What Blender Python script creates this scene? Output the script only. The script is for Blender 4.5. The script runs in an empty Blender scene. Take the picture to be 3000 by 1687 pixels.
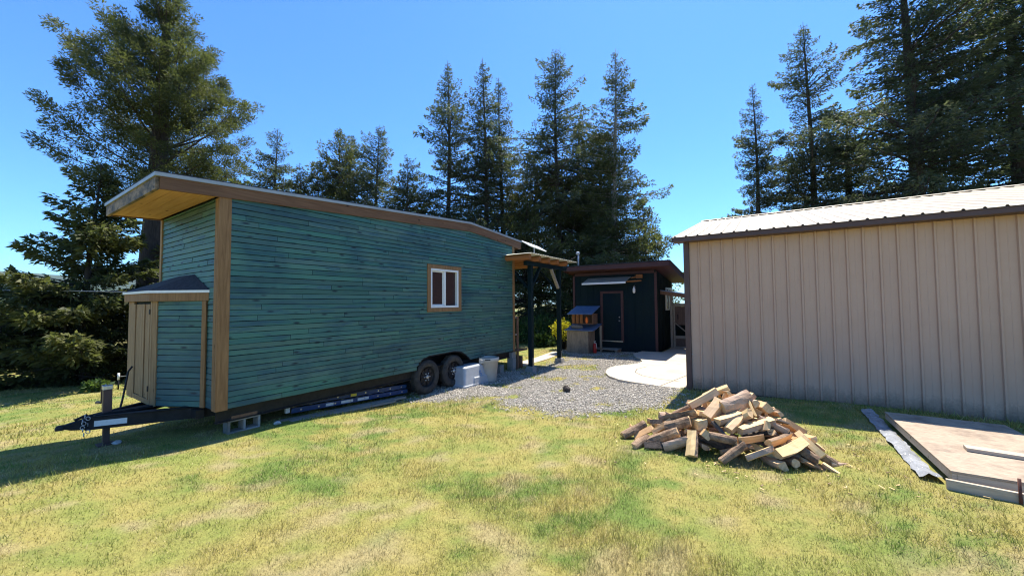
import bpy, math, random
import numpy as np
from mathutils import Vector, Matrix
random.seed(7); RNG = np.random.default_rng(7)
S = bpy.context.scene
COL = S.collection

# ------------------------------------------------------------------ materials
def newmat(name):
    m = bpy.data.materials.new(name); m.use_nodes = True
    nt = m.node_tree; b = nt.nodes['Principled BSDF']
    return m, nt, b
def N(nt, t, **kw):
    n = nt.nodes.new(t)
    for k, v in kw.items(): setattr(n, k, v)
    return n
def coords(nt, scale=(1, 1, 1)):
    tc = N(nt, 'ShaderNodeTexCoord'); mp = N(nt, 'ShaderNodeMapping')
    mp.inputs['Scale'].default_value = scale
    nt.links.new(tc.outputs['Object'], mp.inputs['Vector'])
    return mp.outputs['Vector']
def noise(nt, vec, scale, detail=4, rough=.6, dist=0):
    n = N(nt, 'ShaderNodeTexNoise')
    n.inputs['Scale'].default_value = scale; n.inputs['Detail'].default_value = detail
    n.inputs['Roughness'].default_value = rough; n.inputs['Distortion'].default_value = dist
    nt.links.new(vec, n.inputs['Vector']); return n.outputs['Fac']
def ramp(nt, fac, stops):
    r = N(nt, 'ShaderNodeValToRGB'); e = r.color_ramp.elements
    while len(e) < len(stops): e.new(.5)
    for el, (p, c) in zip(e, stops):
        el.position = p; el.color = (*c, 1) if len(c) == 3 else c
    nt.links.new(fac, r.inputs['Fac']); return r.outputs['Color']
def mix(nt, fac, a, b, mode='MIX'):
    n = N(nt, 'ShaderNodeMix', data_type='RGBA', blend_type=mode)
    for sock, val in ((n.inputs['Factor'], fac), (n.inputs['A'], a), (n.inputs['B'], b)):
        if isinstance(val, (int, float)): sock.default_value = val
        elif isinstance(val, tuple): sock.default_value = (*val, 1)
        else: nt.links.new(val, sock)
    return n.outputs['Result']
def bump(nt, b, h, strength=.3, dist=.01):
    n = N(nt, 'ShaderNodeBump'); n.inputs['Strength'].default_value = strength; n.inputs['Distance'].default_value = dist
    nt.links.new(h, n.inputs['Height']); nt.links.new(n.outputs['Normal'], b.inputs['Normal'])
def attr(nt, name, out='Fac'):
    a = N(nt, 'ShaderNodeAttribute'); a.attribute_name = name; return a.outputs[out]
def math_(nt, op, a, b=None):
    n = N(nt, 'ShaderNodeMath', operation=op)
    for i, v in enumerate((a, b)):
        if v is None: continue
        if isinstance(v, (int, float)): n.inputs[i].default_value = v
        else: nt.links.new(v, n.inputs[i])
    return n.outputs[0]
def pm(name, c1, c2, scale=6, stretch=(1, 1, 1), rough=.7, bmp=.2, bd=.004, metal=0, spec=.4, c3=None, s3=1.5):
    """general weathered surface: fine variation c1..c2, large patches c3"""
    m, nt, b = newmat(name); v = coords(nt, stretch)
    f = noise(nt, v, scale, 6, .65)
    col = ramp(nt, f, [(.3, c1), (.7, c2)])
    if c3 is not None:
        f3 = noise(nt, coords(nt), s3, 5, .7)
        col = mix(nt, ramp(nt, f3, [(.48, (0, 0, 0)), (.68, (1, 1, 1))]), col, c3)
    nt.links.new(col, b.inputs['Base Color'])
    b.inputs['Roughness'].default_value = rough; b.inputs['Metallic'].default_value = metal
    b.inputs['Specular IOR Level'].default_value = spec
    if bmp: bump(nt, b, noise(nt, v, scale * 3, 4), bmp, bd)
    return m
def wood(name, c1, c2, axis, rough=.75, knots=True, scale=1.0, stain=None):
    """grain runs along axis 0/1/2"""
    m, nt, b = newmat(name); st = [14, 14, 14]; st[axis] = .9
    v = coords(nt, tuple(s * scale for s in st))
    f = noise(nt, v, 2.2, 7, .65, .4)
    col = ramp(nt, f, [(.25, c1), (.5, tuple((a + d) / 2 for a, d in zip(c1, c2))), (.75, c2)])
    if knots:
        vo = N(nt, 'ShaderNodeTexVoronoi'); vo.inputs['Scale'].default_value = 1.0
        ks = [5.5, 5.5, 5.5]; ks[axis] = 2.6
        nt.links.new(coords(nt, tuple(ks)), vo.inputs['Vector'])
        k = ramp(nt, vo.outputs['Distance'], [(.05, (1, 1, 1)), (.13, (0, 0, 0))])
        col = mix(nt, k, col, tuple(c * .3 for c in c1))
    if stain:
        sf = noise(nt, coords(nt, (2, 2, 3.5)), 1.6, 6, .75)
        col = mix(nt, ramp(nt, sf, [(.42, (0, 0, 0)), (.6, (1, 1, 1))]), col, stain)
    nt.links.new(col, b.inputs['Base Color']); b.inputs['Roughness'].default_value = rough
    b.inputs['Specular IOR Level'].default_value = .3
    bump(nt, b, f, .35, .004)
    return m

def siding_mat(name):
    m, nt, b = newmat(name)
    brd = attr(nt, 'board')                                    # a random number per board
    v = coords(nt, (1.2, 1.2, 9))
    off = N(nt, 'ShaderNodeVectorMath', operation='ADD')
    cmb = N(nt, 'ShaderNodeCombineXYZ'); o2 = math_(nt, 'MULTIPLY', brd, 37.0)
    nt.links.new(o2, cmb.inputs[0]); nt.links.new(o2, cmb.inputs[1])
    nt.links.new(v, off.inputs[0]); nt.links.new(cmb.outputs[0], off.inputs[1]); V = off.outputs[0]
    base = ramp(nt, brd, [(0, (.075, .180, .130)), (.3, (.040, .190, .135)), (.6, (.075, .170, .140)), (.85, (.024, .150, .130)), (1, (.085, .225, .155))])
    blue = noise(nt, V, 1.1, 6, .7, .3)
    col = mix(nt, ramp(nt, blue, [(.48, (0, 0, 0)), (.64, (.9, .9, .9))]), base, (.016, .086, .132))
    streak = noise(nt, coords(nt, (1.0, 1.0, 60)), 2.0, 5, .6)
    col = mix(nt, ramp(nt, streak, [(.35, (.0, .0, .0)), (.75, (.5, .5, .5))]), col, (.120, .190, .135))
    big = noise(nt, coords(nt), .75, 4, .6)                      # the stain went on thick in places
    col = mix(nt, ramp(nt, big, [(.52, (0, 0, 0)), (.68, (.7, .7, .7))]), col, (.012, .068, .090))
    vo = N(nt, 'ShaderNodeTexVoronoi'); vo.inputs['Scale'].default_value = 1.0
    off2 = N(nt, 'ShaderNodeVectorMath', operation='ADD'); nt.links.new(coords(nt, (2.6, 2.6, 9)), off2.inputs[0]); nt.links.new(cmb.outputs[0], off2.inputs[1])
    nt.links.new(off2.outputs[0], vo.inputs['Vector'])
    k = ramp(nt, vo.outputs['Distance'], [(.08, (1, 1, 1)), (.20, (0, 0, 0))])
    col = mix(nt, k, col, (.008, .024, .030))
    wn = N(nt, 'ShaderNodeTexWhiteNoise', noise_dimensions='1D'); nt.links.new(brd, wn.inputs['W'])
    col = mix(nt, 1.0, col, ramp(nt, wn.outputs['Value'], [(0, (.58, .63, .67)), (.3, (.85, .87, .88)), (1, (1.0, 1.0, 1.0))]), 'MULTIPLY')
    col = mix(nt, 1.0, col, (1.02, .93, .93), 'MULTIPLY')
    nt.links.new(col, b.inputs['Base Color']); b.inputs['Roughness'].default_value = .55
    b.inputs['Specular IOR Level'].default_value = .45
    bump(nt, b, streak, .3, .004)
    return m
def foliage_mat(name, dark, light, tip, trans=.5):
    m, nt, b = newmat(name)
    t = attr(nt, 'tint')
    col = ramp(nt, t, [(0, dark), (.6, light), (1, tip)])
    nt.links.new(col, b.inputs['Base Color']); b.inputs['Roughness'].default_value = .6
    b.inputs['Specular IOR Level'].default_value = .35
    tr = N(nt, 'ShaderNodeBsdfTranslucent'); nt.links.new(mix(nt, .5, col, (.10, .13, .02)), tr.inputs['Color'])
    ms = N(nt, 'ShaderNodeMixShader'); ms.inputs[0].default_value = trans
    nt.links.new(b.outputs[0], ms.inputs[1]); nt.links.new(tr.outputs[0], ms.inputs[2])
    nt.links.new(ms.outputs[0], nt.nodes['Material Output'].inputs['Surface'])
    return m
def blade_mat(name):
    m, nt, b = newmat(name)
    col = attr(nt, 'gcol', 'Color')
    nt.links.new(col, b.inputs['Base Color']); b.inputs['Roughness'].default_value = .55
    b.inputs['Specular IOR Level'].default_value = .3
    tr = N(nt, 'ShaderNodeBsdfTranslucent'); nt.links.new(col, tr.inputs['Color'])
    ms = N(nt, 'ShaderNodeMixShader'); ms.inputs[0].default_value = .35
    nt.links.new(b.outputs[0], ms.inputs[1]); nt.links.new(tr.outputs[0], ms.inputs[2])
    nt.links.new(ms.outputs[0], nt.nodes['Material Output'].inputs['Surface'])
    return m
def ground_mat():
    m, nt, b = newmat('lawn_and_gravel')
    g = attr(nt, 'gravel'); base = attr(nt, 'gcol', 'Color')
    v = coords(nt)
    n1 = noise(nt, v, 38, 6, .8)
    lawn = mix(nt, ramp(nt, n1, [(.35, (0, 0, 0)), (.7, (1, 1, 1))]), mix(nt, .55, base, (.05, .04, .02)), base)
    vo = N(nt, 'ShaderNodeTexVoronoi'); vo.inputs['Scale'].default_value = 46; nt.links.new(v, vo.inputs['Vector'])
    stone = ramp(nt, vo.outputs['Color'], [(.15, (.14, .13, .11)), (.5, (.33, .305, .265)), (.85, (.50, .465, .405))])
    gap = ramp(nt, vo.outputs['Distance'], [(.25, (1, 1, 1)), (.75, (.3, .3, .3))])
    stone = mix(nt, 1.0, stone, gap, 'MULTIPLY')
    edge = noise(nt, v, 9, 5, .7)
    gm = math_(nt, 'ADD', g, math_(nt, 'MULTIPLY', math_(nt, 'SUBTRACT', edge, .5), .9))
    gm = ramp(nt, gm, [(.42, (0, 0, 0)), (.58, (1, 1, 1))])
    nt.links.new(mix(nt, gm, lawn, stone), b.inputs['Base Color'])
    b.inputs['Roughness'].default_value = .95; b.inputs['Specular IOR Level'].default_value = .15
    h = mix(nt, gm, n1, vo.outputs['Distance'])
    bump(nt, b, h, .6, .03)
    return m

M = {}
M['siding'] = siding_mat('stained_clapboard')
M['trim'] = wood('cedar_trim', (.15, .074, .030), (.34, .19, .085), 2)
M['trim_y'] = wood('cedar_fascia', (.10, .048, .024), (.20, .105, .056), 1)
M['trim_x'] = wood('weathered_fascia', (.19, .13, .085), (.34, .25, .17), 0, stain=(.055, .05, .045))
M['trim_light'] = wood('pale_cedar', (.17, .095, .042), (.42, .27, .14), 2)
M['soffit'] = wood('pine_soffit', (.42, .215, .085), (.60, .345, .15), 0, scale=.8)
M['white'] = pm('white_vinyl', (.72, .72, .71), (.80, .80, .79), 20, rough=.35, bmp=0)
M['drip'] = pm('galvalume_edge', (.26, .27, .275), (.38, .385, .385), 5, (1, .6, 8), rough=.45, metal=.2, bmp=0)
M['roofing'] = pm('dark_shingle', (.018, .02, .028), (.05, .055, .07), 25, rough=.9, bmp=.5)
M['glass'], _nt, _b = newmat('dark_glass')
_b.inputs['Base Color'].default_value = (.050, .028, .026, 1); _b.inputs['Roughness'].default_value = .08; _b.inputs['Specular IOR Level'].default_value = .18
M['rubber'] = pm('tyre_rubber', (.018, .018, .019), (.045, .043, .04), 12, rough=.85, bmp=.2, c3=(.07, .062, .05), s3=3)
M['black'] = pm('black_paint', (.008, .008, .01), (.022, .022, .024), 14, rough=.55, bmp=.05, c3=(.024, .021, .019), s3=3, spec=.25)
M['steel'] = pm('zinc_steel', (.38, .38, .38), (.6, .6, .6), 14, rough=.35, metal=.8, bmp=0)
M['concrete'] = pm('block_concrete', (.22, .215, .20), (.34, .33, .31), 40, rough=.95, bmp=.5, c3=(.15, .145, .13))
M['pad'] = pm('pad_concrete', (.47, .40, .31), (.55, .475, .375), 3, rough=.85, bmp=.06, c3=(.42, .35, .265), s3=.7)
M['joint'] = pm('pad_joint', (.10, .09, .075), (.16, .14, .11), 20, bmp=0)
M['blue'] = pm('blue_fibreglass', (.010, .045, .13), (.018, .065, .19), 10, rough=.4, bmp=.05)
M['label'] = pm('pale_sticker', (.62, .62, .60), (.72, .72, .70), 30, rough=.5, bmp=0)
M['yellow_label'] = pm('yellow_sticker', (.62, .50, .05), (.70, .56, .08), 30, rough=.5, bmp=0)
M['grey_plastic'] = pm('grey_plastic', (.33, .35, .37), (.40, .42, .44), 9, rough=.45, bmp=.04)
M['can_plastic'] = pm('white_can_plastic', (.47, .44, .385), (.54, .51, .455), 9, rough=.5, bmp=.04, c3=(.46, .43, .38), s3=3)
M['emblem'] = pm('blue_emblem', (.03, .16, .42), (.05, .22, .5), 40, bmp=0)
M['ink'] = pm('dark_print', (.03, .03, .035), (.05, .05, .055), 40, bmp=0)
M['teal_dark'] = pm('dark_teal_stain', (.004, .013, .016), (.008, .020, .023), 5, (8, 8, .8), rough=.75, bmp=.25, c3=(.004, .013, .022), s3=.8, spec=.12)
M['maroon'] = pm('maroon_trim', (.050, .018, .018), (.085, .032, .030), 6, (1, 6, 6), rough=.65, bmp=.1)
M['rafter'] = wood('round_rafter', (.19, .07, .022), (.32, .135, .045), 0)
M['corrugated'] = pm('corrugated_roof', (.30, .31, .25), (.46, .46, .38), 4, rough=.5, metal=.25, bmp=0)
M['grey_wood'] = wood('grey_plank', (.17, .155, .13), (.33, .30, .255), 1)
M['grey_wood_x'] = wood('grey_plank_cross', (.17, .155, .13), (.33, .30, .255), 0)
M['brown_wood'] = wood('brown_plank', (.12, .065, .04), (.24, .14, .085), 2)
M['brown_gate'] = wood('gate_board', (.075, .05, .04), (.15, .10, .08), 2)
M['ply'] = pm('weathered_plywood', (.20, .16, .12), (.34, .28, .21), 5, (4, 4, .8), rough=.85, bmp=.15, c3=(.13, .11, .09), s3=1.6)
M['blue_tin'] = pm('blue_grey_tin', (.12, .18, .30), (.18, .25, .38), 6, rough=.35, metal=.35, bmp=.05)
M['red'] = pm('red_enamel', (.42, .02, .018), (.5, .03, .025), 12, rough=.3, bmp=0)
M['orange'] = pm('orange_plastic', (.80, .16, .02), (.88, .2, .03), 12, rough=.4, bmp=0)
M['tan'] = pm('tan_steel', (.52, .33, .237), (.56, .365, .262), 2, (1, 1, .35), rough=.55, bmp=.03, c3=(.51, .325, .228), s3=.6)
M['tan_trim'] = pm('brown_steel', (.080, .042, .036), (.105, .058, .050), 4, rough=.5, bmp=.03)
M['cream_roof'] = pm('cream_steel_roof', (.54, .47, .355), (.60, .53, .41), 2, rough=.5, bmp=.02, c3=(.48, .41, .31), s3=.8)
M['osb'] = pm('platform_sheet', (.26, .20, .145), (.42, .33, .24), 9, (1.5, 4, 4), rough=.85, bmp=.2, c3=(.20, .15, .11), s3=3)
M['pale_wood'] = wood('pale_lumber', (.36, .29, .21), (.54, .45, .34), 0)
M['plastic_sheet'] = pm('crumpled_plastic', (.20, .21, .225), (.40, .415, .43), 4, rough=.18, bmp=.9, bd=.03)
M['rust'] = pm('rusty_bar', (.07, .025, .018), (.14, .05, .03), 20, bmp=.2)
M['rock'] = pm('pale_rock', (.42, .41, .39), (.58, .57, .54), 8, rough=.9)
M['clod'] = pm('dark_clod', (.03, .024, .02), (.08, .065, .055), 15, rough=.95)
M['trunk'] = pm('fir_bark', (.030, .023, .018), (.085, .066, .054), 5, (4, 4, .6), rough=.95, bmp=.8, bd=.03)
M['trunk_pale'] = pm('pale_bark', (.13, .115, .10), (.30, .28, .25), 4, (3, 3, 1.2), rough=.95, bmp=.6, bd=.02)
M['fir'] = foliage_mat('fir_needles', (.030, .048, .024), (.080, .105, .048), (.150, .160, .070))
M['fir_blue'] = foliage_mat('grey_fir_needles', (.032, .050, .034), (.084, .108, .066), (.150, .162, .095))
M['fir_shaded'] = foliage_mat('shaded_fir_needles', (.012, .022, .010), (.038, .050, .020), (.105, .110, .040))  # darker copy of the fir needles, the big tree's shade put into the colour
M['redwood'] = foliage_mat('redwood_needles', (.036, .050, .020), (.110, .122, .042), (.200, .200, .070))
M['shrub'] = foliage_mat('shrub_leaf', (.020, .050, .014), (.05, .11, .025), (.10, .20, .04))
M['yellow_bush'] = foliage_mat('yellow_leaf', (.34, .36, .02), (.68, .60, .02), (.78, .68, .04))
M['scrub'] = foliage_mat('pale_scrub_leaf', (.06, .09, .035), (.15, .19, .07), (.24, .27, .11))
M['blade'] = blade_mat('grass_blade')
M['bark'] = pm('log_bark', (.20, .125, .075), (.42, .29, .185), 22, rough=.95, bmp=.9, bd=.012, c3=(.13, .08, .05), s3=5)
M['bark_pink'] = pm('pinkish_log_bark', (.40, .26, .17), (.60, .43, .31), 16, rough=.9, bmp=.7, bd=.01, c3=(.30, .19, .125), s3=4)
M['bark_dark'] = pm('dark_log_bark', (.045, .035, .028), (.13, .10, .08), 22, rough=.95, bmp=.9, bd=.012)
M['split_pale'] = wood('pale_split_wood', (.62, .41, .175), (.82, .60, .31), 0, knots=False, scale=1.6)
M['split_pink'] = wood('pinkish_split_wood', (.55, .34, .175), (.73, .50, .29), 0, knots=False, scale=1.6)
M['split_red'] = wood('reddish_split_wood', (.46, .25, .11), (.64, .39, .19), 0, knots=False, scale=1.6)
M['endgrain'] = pm('log_end', (.48, .31, .15), (.64, .44, .25), 30, rough=.9, bmp=.3)
def stone_mat():
    m, nt, b = newmat('crushed_stone')
    col = ramp(nt, attr(nt, 'tint'), [(0, (.20, .18, .15)), (.4, (.36, .325, .27)), (.8, (.49, .445, .375)), (1, (.58, .53, .45))])
    nt.links.new(col, b.inputs['Base Color']); b.inputs['Roughness'].default_value = .9; return m
M['stone'] = stone_mat()
M['hill'] = pm('forested_hill', (.016, .032, .016), (.035, .06, .026), .02, rough=1, bmp=0, c3=(.05, .075, .03), s3=.004)

def mud(m):
    nt = m.node_tree; b = nt.nodes['Principled BSDF']; old = b.inputs['Base Color'].links[0].from_socket
    tc = N(nt, 'ShaderNodeTexCoord'); sp = N(nt, 'ShaderNodeSeparateXYZ'); nt.links.new(tc.outputs['Object'], sp.inputs[0])
    nz = noise(nt, coords(nt, (1, 1, .5)), 5, 6, .7); nz2 = noise(nt, coords(nt), 26, 3, .6)
    h = math_(nt, 'SUBTRACT', math_(nt, 'ADD', math_(nt, 'MULTIPLY', nz, .55), math_(nt, 'MULTIPLY', nz2, .35)), sp.outputs[2])
    nt.links.new(mix(nt, ramp(nt, h, [(.12, (0, 0, 0)), (.42, (.75, .75, .75))]), old, (.17, .125, .085)), b.inputs['Base Color'])
mud(M['tan'])

# ------------------------------------------------------------------ helpers
ORIGIN = {}
def tag(o, label=None, cat=None, group=None, kind=None):
    for k, v in (('label', label), ('category', cat), ('group', group), ('kind', kind)):
        if v: o[k] = v
    return o
def thing(name, label, cat, loc=(0, 0, 0), group=None):
    o = bpy.data.objects.new(name, None); COL.objects.link(o); o.location = loc; o.empty_display_size = .2
    ORIGIN[o.name] = Vector(loc); return tag(o, label, cat, group)
class MB:
    def __init__(s): s.v = []; s.f = []; s.m = []; s.sm = []
    def add(s, vs, fs, mi=0, smooth=False):
        o = len(s.v); s.v += [tuple(map(float, p)) for p in vs]
        for f in fs: s.f.append([i + o for i in f]); s.m.append(mi); s.sm.append(smooth)
        return s
    def box(s, x0, y0, z0, x1, y1, z1, mi=0):
        x0, x1 = sorted((x0, x1)); y0, y1 = sorted((y0, y1)); z0, z1 = sorted((z0, z1))
        return s.add([(x0, y0, z0), (x1, y0, z0), (x1, y1, z0), (x0, y1, z0), (x0, y0, z1), (x1, y0, z1), (x1, y1, z1), (x0, y1, z1)],
                     [(0, 3, 2, 1), (4, 5, 6, 7), (0, 1, 5, 4), (1, 2, 6, 5), (2, 3, 7, 6), (3, 0, 4, 7)], mi)
    def beam(s, p, q, w, h, up=(0, 0, 1), mi=0):
        p, q = Vector(p), Vector(q); d = (q - p).normalized(); sd = d.cross(Vector(up))
        if sd.length < 1e-4: sd = d.cross(Vector((1, 0, 0)))
        sd.normalize(); u = sd.cross(d); a = sd * w / 2; b = u * h / 2
        return s.add([p - a - b, p + a - b, p + a + b, p - a + b, q - a - b, q + a - b, q + a + b, q - a + b],
                     [(0, 1, 2, 3), (7, 6, 5, 4), (0, 4, 5, 1), (1, 5, 6, 2), (2, 6, 7, 3), (3, 7, 4, 0)], mi)
    def tube(s, pts, r, n=8, mi=0, caps=True, smooth=True):
        pts = [Vector(p) for p in pts]; rs = r if isinstance(r, (list, tuple)) else [r] * len(pts)
        vs = []; fs = []; side = None
        for i, p in enumerate(pts):
            d = (pts[min(i + 1, len(pts) - 1)] - pts[max(i - 1, 0)]).normalized()
            if side is None:
                side = d.cross(Vector((0, 0, 1)))
                if side.length < 1e-3: side = d.cross(Vector((1, 0, 0)))
            side = (side - d * side.dot(d)).normalized(); up = side.cross(d)
            for k in range(n):
                a = 2 * math.pi * k / n; vs.append(p + (side * math.cos(a) + up * math.sin(a)) * rs[i])
        for i in range(len(pts) - 1):
            for k in range(n):
                k2 = (k + 1) % n; fs.append((i * n + k, i * n + k2, (i + 1) * n + k2, (i + 1) * n + k))
        s.add(vs, fs, mi, smooth)
        if caps:
            o = len(s.v) - len(vs)
            s.f.append([o + k for k in range(n)][::-1]); s.m.append(mi); s.sm.append(False)
            s.f.append([o + (len(pts) - 1) * n + k for k in range(n)]); s.m.append(mi); s.sm.append(False)
        return s
    def lathe(s, prof, c, axis, n=32, mi=0, smooth=True):
        """prof = [(radius, offset along axis)]; axis 'x' or 'z'"""
        vs = []
        for r, t in prof:
            for k in range(n):
                a = 2 * math.pi * k / n; ca, sa = r * math.cos(a), r * math.sin(a)
                vs.append((c[0] + t, c[1] + ca, c[2] + sa) if axis == 'x' else (c[0] + ca, c[1] + sa, c[2] + t))
        fs = [(i * n + k, i * n + (k + 1) % n, (i + 1) * n + (k + 1) % n, (i + 1) * n + k) for i in range(len(prof) - 1) for k in range(n)]
        return s.add(vs, fs, mi, smooth)
    def prism(s, poly, z0, z1, mi=0, ztop=None):
        """vertical prism over a 2-D outline"""
        n = len(poly); vs = [(x, y, z0) for x, y in poly] + [(x, y, z1 if ztop is None else ztop(x, y)) for x, y in poly]
        return s.add(vs, [list(range(n))[::-1], list(range(n, 2 * n))] + [(i, (i + 1) % n, n + (i + 1) % n, n + i) for i in range(n)], mi)
    def build(s, name, mats, parent=None, bevel=0, board=None):
        me = bpy.data.meshes.new(name); org = Vector((0, 0, 0))
        if parent is not None: org = ORIGIN[parent.name]
        me.from_pydata([tuple(Vector(p) - org) for p in s.v], [], s.f)
        if not isinstance(mats, (list, tuple)): mats = [mats]
        for m in mats: me.materials.append(m)
        me.polygons.foreach_set('material_index', s.m); me.polygons.foreach_set('use_smooth', s.sm)
        if board is not None:
            a = me.attributes.new('board', 'FLOAT', 'FACE'); a.data.foreach_set('value', board)
        me.update()
        o = bpy.data.objects.new(name, me); COL.objects.link(o)
        if parent is not None: o.parent = parent
        ORIGIN[o.name] = org
        if bevel:
            b = o.modifiers.new('bevel', 'BEVEL'); b.width = bevel; b.segments = 2; b.limit_method = 'ANGLE'; b.angle_limit = .6
        return o
def raw(name, V, Fc, mats, parent=None, mi=None, attrs=(), smooth=False, org=None):
    """numpy mesh: V (n,3), Fc (m,k) with one k"""
    me = bpy.data.meshes.new(name); k = Fc.shape[1]
    if org is not None: V = V - np.array(org)
    me.vertices.add(len(V)); me.vertices.foreach_set('co', V.astype(np.float32).ravel())
    me.loops.add(Fc.size); me.loops.foreach_set('vertex_index', Fc.astype(np.int32).ravel())
    me.polygons.add(len(Fc)); me.polygons.foreach_set('loop_start', np.arange(0, Fc.size, k, dtype=np.int32))
    if not isinstance(mats, (list, tuple)): mats = [mats]
    for m in mats: me.materials.append(m)
    if mi is not None: me.polygons.foreach_set('material_index', mi.astype(np.int32))
    if smooth: me.polygons.foreach_set('use_smooth', np.ones(len(Fc), dtype=bool))
    for nm, typ, dom, val in attrs:
        a = me.attributes.new(nm, typ, dom)
        a.data.foreach_set('value' if typ == 'FLOAT' else 'color', val.astype(np.float32).ravel())
    me.update(); me.validate()
    o = bpy.data.objects.new(name, me); COL.objects.link(o)
    if parent is not None: o.parent = parent
    if org is not None: ORIGIN[o.name] = Vector(org)
    return o

def vnoise(x, y, seed=0):
    xi = np.floor(x).astype(np.int64); yi = np.floor(y).astype(np.int64); fx = x - xi; fy = y - yi
    fx = fx * fx * (3 - 2 * fx); fy = fy * fy * (3 - 2 * fy)
    def hsh(a, b):
        n = (a * 374761393 + b * 668265263 + seed * 974711) & 0x7fffffff
        n = ((n ^ (n >> 13)) * 1274126177) & 0x7fffffff
        return ((n ^ (n >> 16)) & 0xffff) / 65535.0
    return (hsh(xi, yi) * (1 - fx) + hsh(xi + 1, yi) * fx) * (1 - fy) + (hsh(xi, yi + 1) * (1 - fx) + hsh(xi + 1, yi + 1) * fx) * fy
def fbm(x, y, seed=0, oct=4):
    v = 0; a = .5; t = 0
    for i in range(oct): v = v + a * vnoise(x * 2 ** i, y * 2 ** i, seed + i); t += a; a *= .5
    return v / t

# ------------------------------------------------------------------ terrain
CP = np.array([(-6.8, 2.5, .06), (-7.9, 1.35, .03), (-6.6, .4, .2), (-9.3, .3, -.07), (-9.3, 1.6, -.18), (-9.2, 2.4, -.15), (-4.5, -.5, .2), (-7.5, -1.5, .2), (-6.7, 6.2, -.16), (-6.6, 7.4, -.16), (-6.4, 8.4, -.16), (-6, 10.2, -.16), (-6, 12.2, -.16), (-4, 16, -.13), (-7, 15, -.15), (-3.5, 12.5, -.10), (-3.6, 10, -.10),
    (-1.4, 9.5, -.03), (1.5, 8, .06), (3.5, 9.5, .03), (1.5, 5.5, .09), (2.3, 5.2, .10), (2.2, 7, .09), (-1.7, 5.4, 0), (-.4, 6, .0), (0, 3, .05), (0, 0, .1), (-3, 1, .1), (-4, 4, .02), (-4.5, 6.5, -.09), (-12, .6, -.26), (-17, 1, -.5), (-17, 3.1, -.52), (-14, 7, -.4), (-10, 14, -.25), (-10.5, 17, -.3), (8, 3, .05), (8, 14, .0), (0, 22, -.2), (-20, 14, -.6), (-21, 4.5, -1.0), (-25, -4, -1.2)])
def gz(x, y):
    x = np.asarray(x, float); y = np.asarray(y, float)
    sh = x.shape; x = x.ravel(); y = y.ravel(); out = np.empty_like(x)
    for i in range(0, len(x), 60000):
        d2 = (x[i:i + 60000, None] - CP[None, :, 0]) ** 2 + (y[i:i + 60000, None] - CP[None, :, 1]) ** 2 + .35
        w = d2 ** -1.6; out[i:i + 60000] = (w * CP[None, :, 2]).sum(1) / w.sum(1)
    far = np.maximum(0, np.hypot(x + 5, y - 6) - 32)
    left = np.clip((-x - 19) / 60, 0, 1)
    out = out - left * 14 * np.clip(-x / 60 - .3, 0, 1) - np.minimum(far * .05, 10)
    return out.reshape(sh)
def g1(x, y): return float(gz(np.array([x]), np.array([y]))[0])
GRAVEL = [(-7.6, 5.35), (-6.6, 5.55), (-6.08, 5.8), (-5.6, 6.2), (-5.1, 6.6), (-4.3, 6.5), (-3.4, 6.45), (-2.6, 6.55), (-2.0, 7.0), (-1.6, 7.7), (-1.2, 8.6), (-1.2, 16.5), (-7.4, 16.3), (-7.2, 14.7), (-6.35, 13.6), (-6.25, 11.5), (-6.3, 10.4), (-7.2, 9.6), (-9.3, 9.4), (-9.3, 5.6)]
APRON = [(-1.50, 9.56), (-2.17, 9.60), (-2.78, 9.70), (-3.15, 9.84), (-3.52, 10.16), (-3.78, 10.6), (-3.93, 11.14), (-3.92, 11.75), (-3.68, 12.25), (-3.42, 12.7), (-3.40, 13.2), (-3.60, 13.7), (-3.95, 14.3), (-4.2, 15.0), (-4.1, 15.9), (-3.3, 16.0), (-3.3, 18.4), (-1.50, 18.4)]
def inside(poly, x, y):
    r = np.zeros(x.shape, bool); n = len(poly)
    for i in range(n):
        (x1, y1), (x2, y2) = poly[i], poly[(i + 1) % n]
        c = ((y1 > y) != (y2 > y)) & (x < (x2 - x1) * (y - y1) / (y2 - y1 + 1e-12) + x1); r ^= c
    return r
def edged(poly, x, y):
    d = np.full(x.shape, 1e9); n = len(poly)
    for i in range(n):
        (x1, y1), (x2, y2) = poly[i], poly[(i + 1) % n]; dx, dy = x2 - x1, y2 - y1
        t = np.clip(((x - x1) * dx + (y - y1) * dy) / (dx * dx + dy * dy), 0, 1)
        d = np.minimum(d, np.hypot(x - x1 - t * dx, y - y1 - t * dy))
    return np.where(inside(poly, x, y), d, -d)
def gravel_amount(x, y):
    d = edged(GRAVEL, x, y) + (fbm(x * 1.3, y * 1.3, 5, 4) - .5) * 1.1
    a = np.clip(d / .9 + .45, 0, 1)
    tuft = np.clip((fbm(x * 1.5, y * 1.5, 77, 4) - .545) * 7, 0, 1)
    return a * (1 - .75 * tuft)
STRAW = np.array((.375, .325, .098)); OLIVE = np.array((.255, .290, .068)); GREEN = np.array((.140, .225, .044)); TAN = np.array((.43, .345, .185))
def lawn_colour(x, y):
    big = fbm(x * .55 + 3, y * .55, 11, 5); mid = fbm(x * 4.2, y * 4.2, 21, 4); dry = fbm(x * 3.1 + 9, y * 3.1, 31, 4)
    t = np.clip((big * .42 + mid * .58 - .435) * 4.2, 0, 1)[:, None]
    c = STRAW * (1 - t) + OLIVE * t
    t2 = np.clip((fbm(x * .9, y * .9, 41, 5) * .5 + fbm(x * 4.5, y * 4.5, 43, 3) * .5 - .535) * 7, 0, .9)[:, None]; c = c * (1 - t2) + GREEN * t2
    t3 = np.clip((dry - .60) * 7, 0, .65)[:, None]; c = c * (1 - t3) + TAN * t3
    return c
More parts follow.
